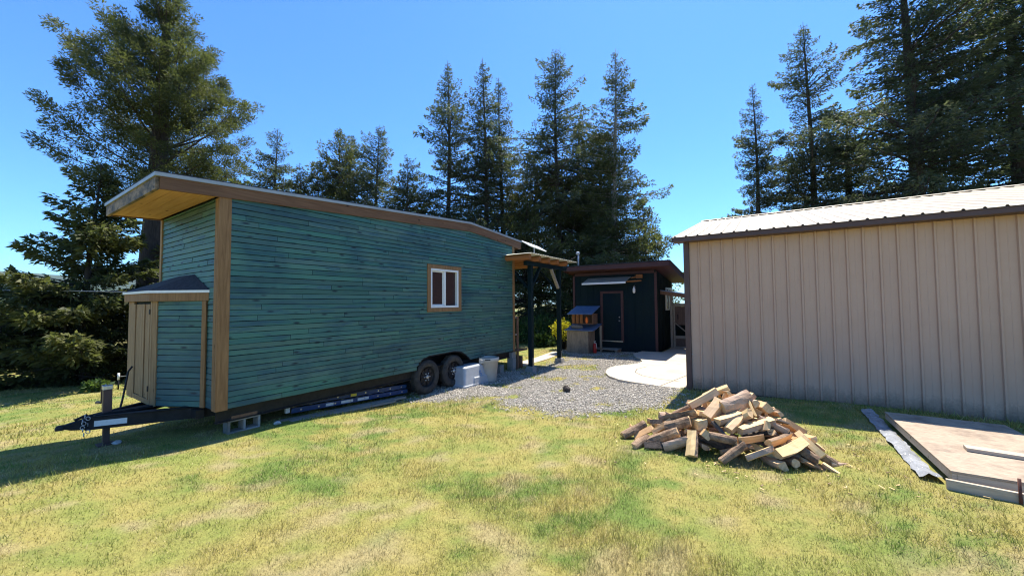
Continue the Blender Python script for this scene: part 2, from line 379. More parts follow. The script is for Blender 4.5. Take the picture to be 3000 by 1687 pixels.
def axis_(lo, hi, st, far):
    a = np.arange(lo, hi + 1e-6, st); g = st * 1.5; L = [lo]; H = [a[-1]]
    while H[-1] < far: H.append(H[-1] + g); L.append(L[-1] - g); g *= 1.22
    return np.concatenate([L[1:][::-1], a, H[1:]])
gx = axis_(-22, 9, .13, 3600); gy = axis_(-4, 24, .13, 3600)
GX, GY = np.meshgrid(gx, gy); nx, ny = len(gx), len(gy)
fx, fy = GX.ravel(), GY.ravel()
near = (np.abs(fx + 6) < 25) & (np.abs(fy - 10) < 22)
Z = gz(fx, fy) + np.where(near, (fbm(fx * 1.7, fy * 1.7, 3, 3) - .5) * .035, 0)
idx = np.arange(nx * ny).reshape(ny, nx)
Fg = np.stack([idx[:-1, :-1], idx[:-1, 1:], idx[1:, 1:], idx[1:, :-1]], -1).reshape(-1, 4)
gcol = np.concatenate([lawn_colour(fx, fy), np.ones((len(fx), 1))], 1)
gam = np.where(near, gravel_amount(fx, fy), 0)
tag(raw('ground', np.stack([fx, fy, Z], 1), Fg, ground_mat(), attrs=[('gravel', 'FLOAT', 'POINT', gam), ('gcol', 'FLOAT_COLOR', 'POINT', gcol)], smooth=True), kind='structure')

# far hills on the left horizon
def ridge(name, dist, h0, amp, seed, az0, az1, thick):
    az = np.linspace(az0, az1, 140); n = len(az)
    hh = h0 + amp * (fbm(az * 9, az * 0, seed, 5) - .5) * 2
    rows = []
    for fr, hf in ((0, 0), (.25, .45), (.5, .8), (1, 1), (1.6, .6), (2.2, 0)):
        d = dist + thick * fr; rows.append(np.stack([-np.sin(az) * d, np.cos(az) * d, -14 + (hh + 14) * hf + (fbm(az * 40, az * 0 + fr * 9, seed + 3, 3) - .5) * amp * .35 * hf], 1))
    Vh = np.concatenate(rows); ii = np.arange(len(rows) * n).reshape(len(rows), n)
    Fh = np.stack([ii[:-1, :-1], ii[:-1, 1:], ii[1:, 1:], ii[1:, :-1]], -1).reshape(-1, 4)
    tag(raw(name, Vh, Fh, M['hill'], smooth=True), kind='structure')
ridge('far_hills', 2600, 170, 14, 3, math.radians(50), math.radians(120), 500)
ridge('near_hills', 1100, 47, 7, 8, math.radians(60), math.radians(120), 260)

# ------------------------------------------------------------------ lawn blades (stuff)
CAM = np.array((0, 0, 2.0)); CAZ = .5831
def scatter(n, rmin, rmax, half=math.radians(60)):
    """points round the camera, even per unit of picture: density falls as 1/r^2"""
    r = rmin * (rmax / rmin) ** RNG.random(n); a = CAZ + (RNG.random(n) * 2 - 1) * half
    return -np.sin(a) * r, np.cos(a) * r, r
FOOT = [(-7.55, 14.6), (-7.05, 14.75), (-6.75, 12.6), (-6.72, 10.9), (-7.25, 10.9), (-7.3, 12.6)]
def lawn():
    n = 560000
    x, y, r = scatter(n, 2.0, 26)
    keep = ~inside(APRON, x, y) & ~((x > 1.5) & (y > 5.55) & (y < 8.3) & (x < 2.85)) & ~((x > -1.35) & (y > 9.45)) & ~inside(FOOT, x, y) & ~((x > -7.2) & (x < -3.4) & (y > 15.5))
    ga = gravel_amount(x, y); keep &= RNG.random(n) > np.clip(ga * 1.25, 0, .995)
    keep &= ~((x > -9.2) & (x < -7.0) & (y > 3) & (y < 10) & (RNG.random(n) < .8))
    x, y, r = x[keep], y[keep], r[keep]; n = len(x)
    z = gz(x, y) + (fbm(x * 1.7, y * 1.7, 3, 3) - .5) * .035
    c = lawn_colour(x, y)
    dead = RNG.random(n) < .30
    c = c * (.72 + .56 * fbm(x * 8, y * 8, 91, 3))[:, None]
    c = np.where(dead[:, None], TAN * (.6 + .8 * RNG.random((n, 1))), c * (.62 + .8 * RNG.random((n, 1))))
    tall = np.clip(fbm(x * 1.3, y * 1.3, 55, 3) * 1.7 - .25, .4, 1.4)
    h = (.030 + .038 * RNG.random(n)) * tall * (.45 + 1.15 * vnoise(x * 13, y * 13, 95)) * np.where(dead, .75, 1.0)
    h = h * np.where(RNG.random(n) < .04, 1.8, 1) * np.where((y > 8.9) & (x > -1.5), 1.9, 1)
    edge = (gravel_amount(x, y) > .25) & (gravel_amount(x, y) < .9); h = np.where(edge, h * 1.5, h)
    w = np.clip(.0012 * r, .004, .02) * (.7 + .6 * RNG.random(n))
    a = RNG.random(n) * 2 * np.pi; lean = np.abs(RNG.normal(0, 1, n)) * .55 + np.where(dead, .6, .15); la = RNG.random(n) * 2 * np.pi
    b = np.stack([x, y, z - .004], 1); sd = np.stack([np.cos(a), np.sin(a), 0 * a], 1) * w[:, None] / 2
    d = np.stack([np.cos(la) * np.sin(lean), np.sin(la) * np.sin(lean), np.cos(lean)], 1)
    tip = b + d * h[:, None] * 1.15
    Vb = np.stack([b - sd, b + sd, tip], 1).reshape(-1, 3); Fb = np.arange(n * 3).reshape(-1, 3)
    col = np.repeat(np.concatenate([c, np.ones((n, 1))], 1), 3, 0)
    tag(raw('lawn_grass', Vb, Fb, M['blade'], attrs=[('gcol', 'FLOAT_COLOR', 'POINT', col)]), 'short patchy lawn, part green and part dried to straw', 'grass', kind='stuff')
lawn()
def pebbles():
    n = 90000
    x = RNG.uniform(-9.0, -1.2, n); y = RNG.uniform(5.2, 16.2, n)
    keep = ~inside(APRON, x, y) & (RNG.random(n) < gravel_amount(x, y) * 1.1) & ~((x < -7.1) & (y < 9.6))
    x, y = x[keep], y[keep]; n = len(x); z = gz(x, y) + (fbm(x * 1.7, y * 1.7, 3, 3) - .5) * .035
    s = .008 + .017 * RNG.random(n) ** 3
    base = np.array([(1, 0, 0), (0, 1, 0), (-1, 0, 0), (0, -1, 0), (0, 0, 1), (0, 0, -1)], float)
    tri = np.array([(0, 1, 4), (1, 2, 4), (2, 3, 4), (3, 0, 4), (1, 0, 5), (2, 1, 5), (3, 2, 5), (0, 3, 5)])
    a = RNG.random(n) * 6.28; ca, sa = np.cos(a), np.sin(a)
    P = base[None] * (1 + (RNG.random((n, 6, 1)) - .5) * .6) + (RNG.random((n, 6, 3)) - .5) * .5
    P = P * np.stack([s * (1 + .5 * RNG.random(n)), s, s * .75], 1)[:, None]
    X = P[..., 0] * ca[:, None] - P[..., 1] * sa[:, None] + x[:, None]; Y = P[..., 0] * sa[:, None] + P[..., 1] * ca[:, None] + y[:, None]
    Vp = np.stack([X, Y, P[..., 2] + z[:, None] + s[:, None] * .3], -1).reshape(-1, 3)
    Fp = (tri[None] + (np.arange(n) * 6)[:, None, None]).reshape(-1, 3)
    tag(raw('gravel', Vp, Fp, M['stone'], attrs=[('tint', 'FLOAT', 'FACE', np.repeat(RNG.random(n), 8))]), 'grey crushed stone with tufts of grass in the yard between the buildings', 'gravel', kind='stuff')
pebbles()

# concrete pad and footpath
pad = MB(); pad.prism(APRON, -.25, -.035)
pad.build('concrete_pad', M['pad'], bevel=.012)['kind'] = 'structure'
jt = MB()
def strip(pts, w, z):
    for (x1, y1), (x2, y2) in zip(pts, pts[1:]):
        L = math.hypot(x2 - x1, y2 - y1); nx_, ny_ = -(y2 - y1) / L * w / 2, (x2 - x1) / L * w / 2
        jt.add([(x1 - nx_, y1 - ny_, z), (x2 - nx_, y2 - ny_, z), (x2 + nx_, y2 + ny_, z), (x1 + nx_, y1 + ny_, z)], [(0, 1, 2, 3)])
strip([(-2.05, 9.62), (-1.55, 12.2)], .03, -.0315)
strip([(-1.75, 10.35), (-2.3, 10.42), (-2.75, 10.65), (-3.05, 11.05), (-3.15, 11.6), (-3.0, 12.2)], .028, -.031)
strip([(-3.4, 13.2), (-1.5, 13.2)], .014, -.0305)
jt.build('concrete_pad_joint', M['joint'])['kind'] = 'structure'
fp = MB(); fp.prism(FOOT, -.35, -.13); fp.build('footpath', M['pad'], bevel=.01)['kind'] = 'structure'

# ------------------------------------------------------------------ tiny house on its trailer
TX = -6.6; FARX = -9.25; Y0 = 2.22; Y1 = 10.10
def zb(y): return 3.583 + .065 * (y - 2.26) if y < 7.9 else 3.95 - .071 * (y - 7.9)      # underside of the fascia
def fh(y): return .165 + .006 * (y - 1.5)
ARCH = [(6.03, .47), (6.05, .58), (6.16, .68), (6.38, .745), (7.27, .755), (7.53, .72), (7.74, .60), (7.90, .47)]
def arch(y):
    if y <= ARCH[0][0] or y >= ARCH[-1][0]: return .47
    for (a, za), (b, zc) in zip(ARCH, ARCH[1:]):
        if a <= y <= b: return za + (zc - za) * (y - a) / (b - a)
H = thing('tiny_house', 'long tiny house on a trailer, clad in blue-green stained clapboards', 'tiny house', (-7.9, 6.0, 0))
def clap(mb, board, u0, u1, zlo, ztop, P, n_out, skip=(), step=.06, ce=.0855, rs=None):
    """courses of clapboard; P(u,z,off) -> point"""
    rs = rs or random; z = zlo; row = 0
    while z < max(ztop(u0), ztop(u1), ztop((u0 + u1) / 2)) + .1:
        cuts = [u0]; u = u0 + rs.uniform(.2, 2.6)
        while u < u1 - .25: cuts.append(u); u += rs.uniform(1.1, 3.2)
        cuts.append(u1)
        for a, b in zip(cuts, cuts[1:]):
            bv = rs.random(); lip = .016 + rs.uniform(-.002, .004); dz = rs.uniform(-.003, .003); gap = .003
            us = [a + gap] + list(np.arange(math.ceil(a / step) * step, b, step)) + [b - gap]
            us = [q for q in us if a + gap <= q <= b - gap]
            for c, d in zip(us, us[1:]):
                if d - c < 1e-5: continue
                m_ = (c + d) / 2
                if any(s0 < m_ < s1 and zz0 < z + ce / 2 < zz1 for s0, s1, zz0, zz1 in skip): continue
                lc, ld = (arch(c), arch(d)) if mb is SIDE else (0, 0)
                c0, d0 = max(z + dz, lc), max(z + dz, ld); c1, d1 = min(z + ce - .010, ztop(c)), min(z + ce - .010, ztop(d))
                if c1 <= c0 + .002 or d1 <= d0 + .002: continue
                def off(zz): return lip - .008 * (zz - z) / ce
                w = .0018 * math.sin(c * 7 + row) ; w2 = .0018 * math.sin(d * 7 + row)
                vs = [P(c, c0 + w, off(c0)), P(d, d0 + w2, off(d0)), P(d, d1, off(d1)), P(c, c1, off(c1)), P(c, c0 + w, -.004), P(d, d0 + w2, -.004), P(c, c1, -.004), P(d, d1, -.004)]
                mb.add(vs, [(0, 1, 2, 3), (4, 5, 1, 0), (3, 2, 7, 6)]); board += [bv, bv, bv]
        z += ce; row += 1
SIDE = MB(); SB = []
rs = random.Random(3)
clap(SIDE, SB, Y0 + .11, Y1 - .08, .47, lambda y: zb(y) + .02, lambda u, z, o: (TX + o, u, z), 1, skip=[(6.36, 7.49, 1.83, 2.90)], rs=rs)
SIDE.build('clapboard_wall', M['siding'], H, board=SB)
shell = MB()     # the sheathing behind the boards, with the window opening left out
ys = sorted(set([Y0, 6.03, 6.16, 6.36, 6.40, 7.27, 7.46, 7.49, 7.74, 7.90, Y1] + [Y0 + i * .5 for i in range(1, 16)]))
for a, b in zip(ys, ys[1:]):
    segs = [(max(arch(a), arch(b), .47), None)]
    if a >= 6.399 and b <= 7.461:
        shell.add([(TX - .006, a, arch(a)), (TX - .006, b, arch(b)), (TX - .006, b, 1.87), (TX - .006, a, 1.87)], [(0, 1, 2, 3)])
        shell.add([(TX - .006, a, 2.87), (TX - .006, b, 2.87), (TX - .006, b, zb(b) + .05), (TX - .006, a, zb(a) + .05)], [(0, 1, 2, 3)])
    else:
        shell.add([(TX - .006, a, arch(a)), (TX - .006, b, arch(b)), (TX - .006, b, zb(b) + .05), (TX - .006, a, zb(a) + .05)], [(0, 1, 2, 3)])
shell.add([(FARX, Y0, .47), (FARX, Y1, .47), (FARX, Y1, zb(Y1)), (FARX, 7.9, zb(7.9)), (FARX, Y0, zb(Y0))], [(0, 4, 3, 2, 1)])
shell.add([(TX - .006, Y1, .47), (FARX, Y1, .47), (FARX, Y1, zb(Y1)), (TX - .006, Y1, zb(Y1))], [(0, 1, 2, 3)])
shell.add([(TX - .006, Y0 + .006, .47), (FARX, Y0 + .006, .47), (FARX, Y0 + .006, zb(Y0)), (TX - .006, Y0 + .006, zb(Y0))], [(0, 1, 2, 3)])
shell.add([(TX - .006, Y0, .472), (TX - .006, Y1, .472), (FARX, Y1, .472), (FARX, Y0, .472)], [(0, 1, 2, 3)])
shell.build('sheathing', M['teal_dark'], H)
END = MB(); EB = []
clap(END, EB, FARX + .06, TX - .06, .47, lambda x: zb(Y0) + .0, lambda u, z, o: (u, Y0 - o, z), 1, rs=rs, step=.12)
END.build('end_wall', M['siding'], H, board=EB)
cp = MB(); cp.box(TX - .02, Y0 - .032, .455, TX + .026, Y0 + .125, zb(Y0) + .01)
cp.build('corner_post', M['trim'], H, bevel=.004)
cp = MB(); cp.box(TX - .115, Y0 - .034, .458, TX - .022, Y0 + .01, zb(Y0) - .005); cp.build('corner_post', M['trim'], H, bevel=.004)
cp = MB(); cp.box(TX - .02, Y1 - .085, .455, TX + .026, Y1 + .03, zb(Y1) + .01); cp.build('corner_post', M['trim'], H, bevel=.004)
cp = MB(); cp.box(FARX - .03, Y0 - .034, .458, FARX + .06, Y0 + .01, zb(Y0) - .005); cp.build('corner_post', M['trim_light'], H, bevel=.004)
# fascia, drip edge, roof, soffit
TIP, TAIL = 1.53, 10.46
def slab_y(mb, x0, x1, lo, hi, ylist, mi=0):
    for a, b in zip(ylist, ylist[1:]):
        vs = [(x0, a, lo(a)), (x1, a, lo(a)), (x1, b, lo(b)), (x0, b, lo(b)), (x0, a, hi(a)), (x1, a, hi(a)), (x1, b, hi(b)), (x0, b, hi(b))]
        fs = [(0, 3, 2, 1), (4, 5, 6, 7), (1, 2, 6, 5), (3, 0, 4, 7)]
        if a == ylist[0]: fs.append((0, 1, 5, 4))
        if b == ylist[-1]: fs.append((2, 3, 7, 6))
        mb.add(vs, fs, mi)
YL = [TIP, 2.25, 4, 6, 7.9, 9.2, TAIL]
f_ = MB(); slab_y(f_, TX + .002, TX + .045, zb, lambda y: zb(y) + fh(y), YL); f_.build('fascia_board', M['trim_y'], H)
f_ = MB(); slab_y(f_, FARX - .045, FARX - .002, zb, lambda y: zb(y) + fh(y), YL); f_.build('fascia_board', M['trim_y'], H)
f_ = MB(); f_.box(FARX - .046, TIP - .04, zb(TIP) - .005, TX + .002, TIP - .002, zb(TIP) + fh(TIP)); fo = f_.build('fascia_board', M['trim_x'], H)
fo['label'] = 'weathered front fascia board with dark stains'
f_ = MB(); f_.box(FARX - .046, TAIL + .002, zb(TAIL), TX + .046, TAIL + .04, zb(TAIL) + fh(TAIL)); f_.build('fascia_board', M['trim_y'], H)
RL = [TIP - .06] + YL[1:-1] + [TAIL + .06]
rf = MB(); slab_y(rf, FARX - .065, TX + .062, lambda y: zb(y) + fh(y) + .002, lambda y: zb(y) + fh(y) + .05, RL)
rf.build('roof', M['drip'], H)
rt = MB(); slab_y(rt, FARX - .05, TX + .052, lambda y: zb(y) + fh(y) + .052, lambda y: zb(y) + fh(y) + .066, RL); rt.build('roof_membrane', M['roofing'], H)
so = MB()
bw = (Y0 - .04 - TIP) / 4
for i in range(4):
    a = TIP + i * bw + .003; b = TIP + (i + 1) * bw - .003
    so.add([(FARX, a, zb(a) + .018), (TX + .001, a, zb(a) + .018), (TX + .001, b, zb(b) + .018), (FARX, b, zb(b) + .018),
            (FARX, a, zb(a) + .04), (TX + .001, a, zb(a) + .04), (TX + .001, b, zb(b) + .04), (FARX, b, zb(b) + .04)], [(0, 3, 2, 1), (4, 5, 6, 7), (0, 1, 5, 4), (2, 3, 7, 6)])
so.build('soffit', M['soffit'], H)
# window
wf = MB()
for b in ((6.32, 1.79, 7.53, 1.885), (6.32, 2.845, 7.53, 2.94)): wf.box(TX + .0, b[0], b[1], TX + .034, b[2], b[3])
for b in ((6.32, 1.887, 6.43, 2.843), (7.425, 1.887, 7.53, 2.843)): wf.box(TX + .0, b[0], b[1], TX + .032, b[2], b[3])
win = wf.build('window', M['trim'], H, bevel=.003)
sf = MB()
def frame(mb, y0, y1, z0, z1, w, x0, x1):
    mb.box(x0, y0, z0, x1, y1, z0 + w); mb.box(x0, y0, z1 - w, x1, y1, z1)
    mb.box(x0 + .001, y0, z0 + w, x1 - .001, y0 + w, z1 - w); mb.box(x0 + .001, y1 - w, z0 + w, x1 - .001, y1, z1 - w)
frame(sf, 6.432, 7.423, 1.887, 2.843, .05, TX - .06, TX + .026)
sf.box(TX - .05, 6.90, 1.94, TX + .018, 6.955, 2.79)
sf.build('frame', M['white'], win, bevel=.003)
ss = MB(); frame(ss, 6.485, 6.90, 1.94, 2.79, .03, TX - .045, TX - .012); ss.build('sash', M['white'], win, bevel=.002)
gl = MB(); gl.box(TX - .034, 6.515, 1.97, TX - .03, 6.87, 2.76); gl.build('pane', M['glass'], win)
gl = MB(); gl.box(TX - .054, 6.956, 1.938, TX - .052, 7.373, 2.792); gl.build('pane', M['glass'], win)
# wheels
for yc in (6.37, 7.30):
    zc = .255
    r_ = MB()
    r_.lathe([(.24, -.20), (.37, -.21), (.398, -.17), (.402, -.11), (.398, -.05), (.372, -.012), (.335, -.002), (.262, -.006), (.232, -.028), (.225, -.06)], (TX + .0, yc, zc), 'x', 48)
    for k in range(48):   # tread lugs
        a = 2 * math.pi * k / 48; c, s_ = math.cos(a), math.sin(a)
        r_.beam((TX - .17, yc + c * .402, zc + s_ * .402), (TX - .045, yc + c * .401, zc + s_ * .401), .026, .014, (0, c, s_))
    wh = r_.build('wheel', M['rubber'], H)
    q = MB(); q.lathe([(.228, -.02), (.222, -.055), (.20, -.075), (.12, -.055), (.10, -.045), (.0, -.045)], (TX, yc, zc), 'x', 40)
    q.lathe([(.0, -.2), (.235, -.2), (.235, -.1)], (TX, yc, zc), 'x', 32)
    for k in range(8):
        a = 2 * math.pi * k / 8 + .2; q.beam((TX - .06, yc + math.cos(a) * .075, zc + math.sin(a) * .075), (TX - .052, yc + math.cos(a) * .19, zc + math.sin(a) * .19), .045, .02, (1, 0, 0))
    q.build('rim', M['black'], wh)
    q = MB(); q.lathe([(.045, -.045), (.045, -.012), (.036, -.004), (.0, -.002)], (TX, yc, zc), 'x', 20); q.build('hub_cap', M['steel'], wh)
    for k in range(6):
        a = 2 * math.pi * k / 6; q = MB(); q.lathe([(.014, -.05), (.014, -.022), (.0, -.018)], (TX, yc + math.cos(a) * .085, zc + math.sin(a) * .085), 'x', 8); q.build('lug_nut', M['steel'], wh)
ww = MB()
for (a, za), (b, zc_) in zip(ARCH, ARCH[1:]):
    ww.add([(TX + .02, a, za - .012), (TX + .02, b, zc_ - .012), (TX - .5, b, zc_ - .012), (TX - .5, a, za - .012), (TX + .02, a, za + .012), (TX + .02, b, zc_ + .012)], [(0, 1, 2, 3), (0, 4, 5, 1)])
ww.add([(TX - .5, ARCH[0][0], .1)] + [(TX - .5, a, z) for a, z in ARCH] + [(TX - .5, ARCH[-1][0], .1)], [list(range(len(ARCH) + 2))])
ww.build('wheel_arch', M['black'], H)
# chassis and tongue
ch = MB()
for x in (TX - .14, FARX + .14):
    ch.box(x - .05, 2.25, .25, x + .05, Y1, .265); ch.box(x - .05, 2.25, .445, x + .05, Y1, .462); ch.box(x - .008, 2.25, .265, x + .008, Y1, .445)
for k in range(11): y = 2.5 + k * .72; ch.box(FARX + .2, y, .33, TX - .2, y + .05, .44)
for y in (6.37, 7.30): ch.beam((FARX + .3, y, .26), (TX - .12, y, .26), .09, .09)
ch.build('chassis', M['black'], H)
CPL = Vector((-7.80, .93, .40))
tg = MB()
tg.beam((-7.74, 1.12, .385), (-6.98, 2.6, .37), .07, .16); tg.beam((-7.88, 1.12, .385), (-8.75, 2.6, .37), .07, .16)
tg.box(-8.7, 2.1, .31, -7.0, 2.2, .44); tg.beam((-7.81, 1.2, .47), (-7.81, 2.3, .47), .13, .03)
for k in range(4): tg.tube([(-7.70 + .05 * k, 1.15 + .1 * k, .475), (-7.4 + .03 * k, 1.7, .485), (-7.15, 2.25, .45)], .012, 6)
tg.build('tongue', M['black'], H)
lb = MB(); d_ = Vector((.76, 1.48, -.015)).normalized(); n_ = Vector((1.48, -.76, 0)).normalized()
p_ = Vector((-7.74, 1.12, .385)) + n_ * .0375
a_, b_ = p_ + d_ * .09, p_ + d_ * .42
lb.beam(a_, b_, .003, .075, (0, 0, 1)); lb.build('sticker', M['label'], H)
cpl = MB()
cpl.add([(-7.84, 1.16, .30), (-7.72, 1.16, .30), (-7.72, 1.16, .46), (-7.84, 1.16, .46), (-7.82, .99, .33), (-7.76, .99, .33), (-7.76, .99, .43), (-7.82, .99, .43), (-7.83, .90, .37), (-7.77, .90, .37), (-7.77, .90, .405), (-7.83, .90, .405)],
        [(0, 4, 5, 1), (1, 5, 6, 2), (2, 6, 7, 3), (3, 7, 4, 0), (4, 8, 9, 5), (5, 9, 10, 6), (6, 10, 11, 7), (7, 11, 8, 4), (8, 11, 10, 9), (0, 1, 2, 3)])
cpl.lathe([(.0, .02), (.035, .015), (.05, -.01), (.05, -.045)], (-7.80, .90, .40), 'z', 16)
cpl.beam((-7.80, 1.02, .45), (-7.80, 1.14, .50), .03, .03); cpl.build('coupler', M['black'], H, bevel=.006)
chn = MB()
for k in range(9):
    t = k / 8; x = -7.69 + .02 * math.sin(k); z = .50 - .24 * t; y = 1.10 + .03 * math.sin(k * 2)
    chn.tube([(x + .018 * math.cos(a), y + (.018 * math.cos(a) if k % 2 else 0), z + .025 * math.sin(a)) for a in np.linspace(0, 6.28, 9)], .005, 5, caps=False)
chn.build('safety_chain', M['steel'], H)
jx, jy = -7.85, 1.33; jz = g1(jx, jy)
jk = MB(); jk.box(jx - .045, jy - .045, .30, jx + .045, jy + .045, .80); jk.box(jx - .034, jy - .034, jz + .02, jx + .034, jy + .034, .30); jk.box(jx - .09, jy - .09, jz - .01, jx + .09, jy + .09, jz + .02)
jo = jk.build('jack', M['tan_trim'], H, bevel=.004)
jk = MB(); jk.box(jx - .05, jy - .05, .802, jx + .05, jy + .05, .86); jk.tube([(jx - .05, jy, .84), (jx - .09, jy - .005, .85)], .02, 8); jk.build('jack_cap', M['steel'], jo, bevel=.006)
jk = MB(); jk.tube([(jx - .08, jy - .01, .85), (jx - .12, jy - .03, .845), (jx - .13, jy - .03, .82), (jx - .125, jy - .03, .61), (jx - .16, jy - .035, .60), (jx - .30, jy - .05, .585)], [.016, .016, .016, .016, .018, .024], 8); jk.build('crank_handle', M['tan_trim'], jo)
# front cabinet on the tongue
FY = 1.80; fxr, fxl = -7.80, -9.12
cb = MB(); CBB = []
poly = [(-6.99, Y0 - .02), (fxr, FY), (fxl, FY), (-9.2, Y0 - .02)]
d2 = Vector((fxr - poly[0][0], FY - poly[0][1], 0)); L2 = d2.length; d2.normalize(); n2 = Vector((-d2.y, d2.x, 0));  n2 = n2 if n2.y < 0 else -n2
class _C: pass
clap(cb, CBB, .06, L2 - .075, .475, lambda u: 2.06, lambda u, z, o: (poly[0][0] + d2.x * u + n2.x * o, poly[0][1] + d2.y * u + n2.y * o, z), 1, rs=rs, step=.2)
nb = len(cb.f)
cab = cb.build('storage_cabinet', M['siding'], H, board=CBB)
bd = MB(); bd.prism([(x, y + .004) for x, y in poly], .46, 2.06); bd.build('cabinet_body', M['teal_dark'], cab)
tr = MB()
P0 = Vector((poly[0][0], poly[0][1], 0)); 
def vpost(mb, u, w, z0, z1, t=.028):
    a = P0 + d2 * u; b = P0 + d2 * (u + w); o = n2 * t
    mb.add([(a.x, a.y, z0), (b.x, b.y, z0), (b.x + o.x, b.y + o.y, z0), (a.x + o.x, a.y + o.y, z0), (a.x, a.y, z1), (b.x, b.y, z1), (b.x + o.x, b.y + o.y, z1), (a.x + o.x, a.y + o.y, z1)],
           [(0, 1, 2, 3), (7, 6, 5, 4), (0, 4, 5, 1), (1, 5, 6, 2), (2, 6, 7, 3), (3, 7, 4, 0)])
vpost(tr, -.01, .07, .465, 2.06); tr.build('corner_board', M['trim'], cab, bevel=.003)
tr = MB(); vpost(tr, L2 - .075, .085, .465, 2.06); tr.build('corner_board', M['trim_light'], cab, bevel=.003)
for i, (a, b) in enumerate(((fxr - .09, fxr - .47), (fxr - .48, fxr - .98))):
    dr = MB(); dr.box(a, FY - .022, .56, b, FY - .002, 2.02)
    dr.box(a, FY - .036, .56, a - .09, FY - .023, 2.02); dr.box(b + .09, FY - .036, .56, b, FY - .023, 2.02)
    dr.build('door', M['trim_light'], cab, bevel=.003)
dr = MB(); dr.box(fxr - .01, FY - .03, .465, fxr - .085, FY - .001, 2.06); dr.box(fxr - .99, FY - .03, .465, fxl, FY - .001, 2.06); dr.box(fxr - .087, FY - .028, .47, fxr - .985, FY - .001, .55); dr.build('face_frame', M['trim_light'], cab, bevel=.003)
for z in (.72, 1.9):
    hg = MB(); hg.box(fxr - .085, FY - .042, z - .04, fxr - .12, FY - .031, z + .04); hg.build('hinge', M['black'], cab)
ev = [(-6.93, Y0 - .02), (-7.76, 1.725), (-9.2, 1.725), (-9.3, Y0 - .02)]
et = MB(); et.prism(ev, 2.062, 2.185); et.build('eave_trim', M['trim'], cab, bevel=.003)
et = MB(); et.prism([(-6.91, Y0 - .02), (-7.755, 1.705), (-9.22, 1.705), (-9.32, Y0 - .02)], 2.187, 2.225); et.build('eave_flashing', M['white'], cab)
ct = MB(); e2 = [(-6.91, Y0 - .02, 2.227), (-7.755, 1.705, 2.227), (-9.22, 1.705, 2.227), (-9.32, Y0 - .02, 2.227), (-7.55, Y0 - .02, 2.49), (-8.25, Y0 - .02, 2.49)]
ct.add(e2, [(0, 1, 4), (1, 2, 5, 4), (2, 3, 5)]); ct.build('roof', M['roofing'], cab)
pc = MB(); pc.tube([(-8.65, 1.74, 1.0), (-8.68, 1.7, .92), (-8.62, 1.66, .7), (-8.45, 1.6, .52), (-8.3, 1.55, .42), (-8.22, 1.55, .40)], .014, 8); pc.build('power_cable', M['black'], H)
# back porch bits
pp = MB(); pp.box(TX - .25, Y1 + .032, .43, TX + .12, Y1 + .62, .475); pp.build('porch_step', M['brown_wood'], H, bevel=.004)
pp = MB(); pp.box(TX - .03, Y1 + .16, -.18, TX + .03, Y1 + .24, 1.55); pp.build('porch_post', M['brown_wood'], H, bevel=.004)
for z in (.95, 1.5): pp = MB(); pp.box(TX + .0, Y1 + .031, z, TX + .035, Y1 + .12, z + .04); pp.build('door_hinge', M['steel'], H)

# ------------------------------------------------------------------ blocks, ladder, planks under the trailer
def cinder(name, label, x, y, z, L=.40, D=.19, Hh=.20, rot=0, holes_side=True, grp=None):
    t = MB(); w = .032
    # solid webs round two openings, seen from +x
    c, s_ = math.cos(rot), math.sin(rot)
    def bx(x0, y0, z0, x1, y1, z1):
        k = MB().box(x0, y0, z0, x1, y1, z1); t.add([(x + a * c - b * s_, y + a * s_ + b * c, z + e) for a, b, e in k.v], k.f)
    bx(-D / 2, 0, 0, D / 2, L, w); bx(-D / 2, 0, Hh - w, D / 2, L, Hh)
    for a in (0, L / 2 - w / 2, L - w): bx(-D / 2 + .001, a, w, D / 2 - .001, a + w, Hh - w)
    o = t.build(name, M['concrete'], bevel=.005); return tag(o, label, 'concrete block', grp)
cinder('concrete_block', 'hollow concrete block with two openings under the front corner of the tiny house', -6.80, 2.40, g1(-6.8, 2.6) - .01, L=.44, Hh=.215)
t = MB(); zt = g1(-6.8, 2.6) + .208; t.box(-6.88, 2.45, zt, -6.72, 2.80, zt + .05); t.box(-6.86, 2.5, zt + .052, -6.74, 2.76, .252)
tag(t.build('timber_pad', M['brown_wood'], bevel=.004), 'short brown timber pad on the hollow concrete block', 'timber')
def solid(name, label, x0, y0, z0, x1, y1, z1, mt, cat):
    t = MB(); t.box(x0, y0, z0, x1, y1, z1); return tag(t.build(name, mt, bevel=.008), label, cat)
solid('concrete_block', 'tall upright concrete block under the rear corner of the tiny house', -6.82, 10.02, -.19, -6.60, 10.22, .22, M['concrete'], 'concrete block')
solid('concrete_block', 'flat concrete block topping the upright one under the rear corner', -6.83, 10.0, .224, -6.62, 10.24, .42, M['concrete'], 'concrete block')
solid('concrete_block', 'low small concrete block between the white bin and the rear corner', -6.85, 9.42, -.19, -6.66, 9.62, .08, M['concrete'], 'concrete block')
t = MB(); t.lathe([(.0, 0), (.17, 0), (.165, .2), (.16, .44), (.0, .45)], (-6.95, 10.62, -.2), 'z', 14); tag(t.build('wood_stump', M['bark_dark']), 'dark upright log round beside the rear step of the tiny house', 'stump')
t = MB(); t.lathe([(.0, 0), (.10, 0), (.10, .42), (.0, .42)], (-6.72, 10.62, -.2), 'z', 12); tag(t.build('wood_stump', M['brown_wood']), 'thin brown upright log piece by the pergola pier', 'stump')
LD = thing('ladder', 'blue fibreglass extension ladder lying on edge under the tiny house', 'ladder', (-6.95, 3.5, .1))
A, B = Vector((-6.92, 3.42, .13)), Vector((-6.90, 6.0, -.03))
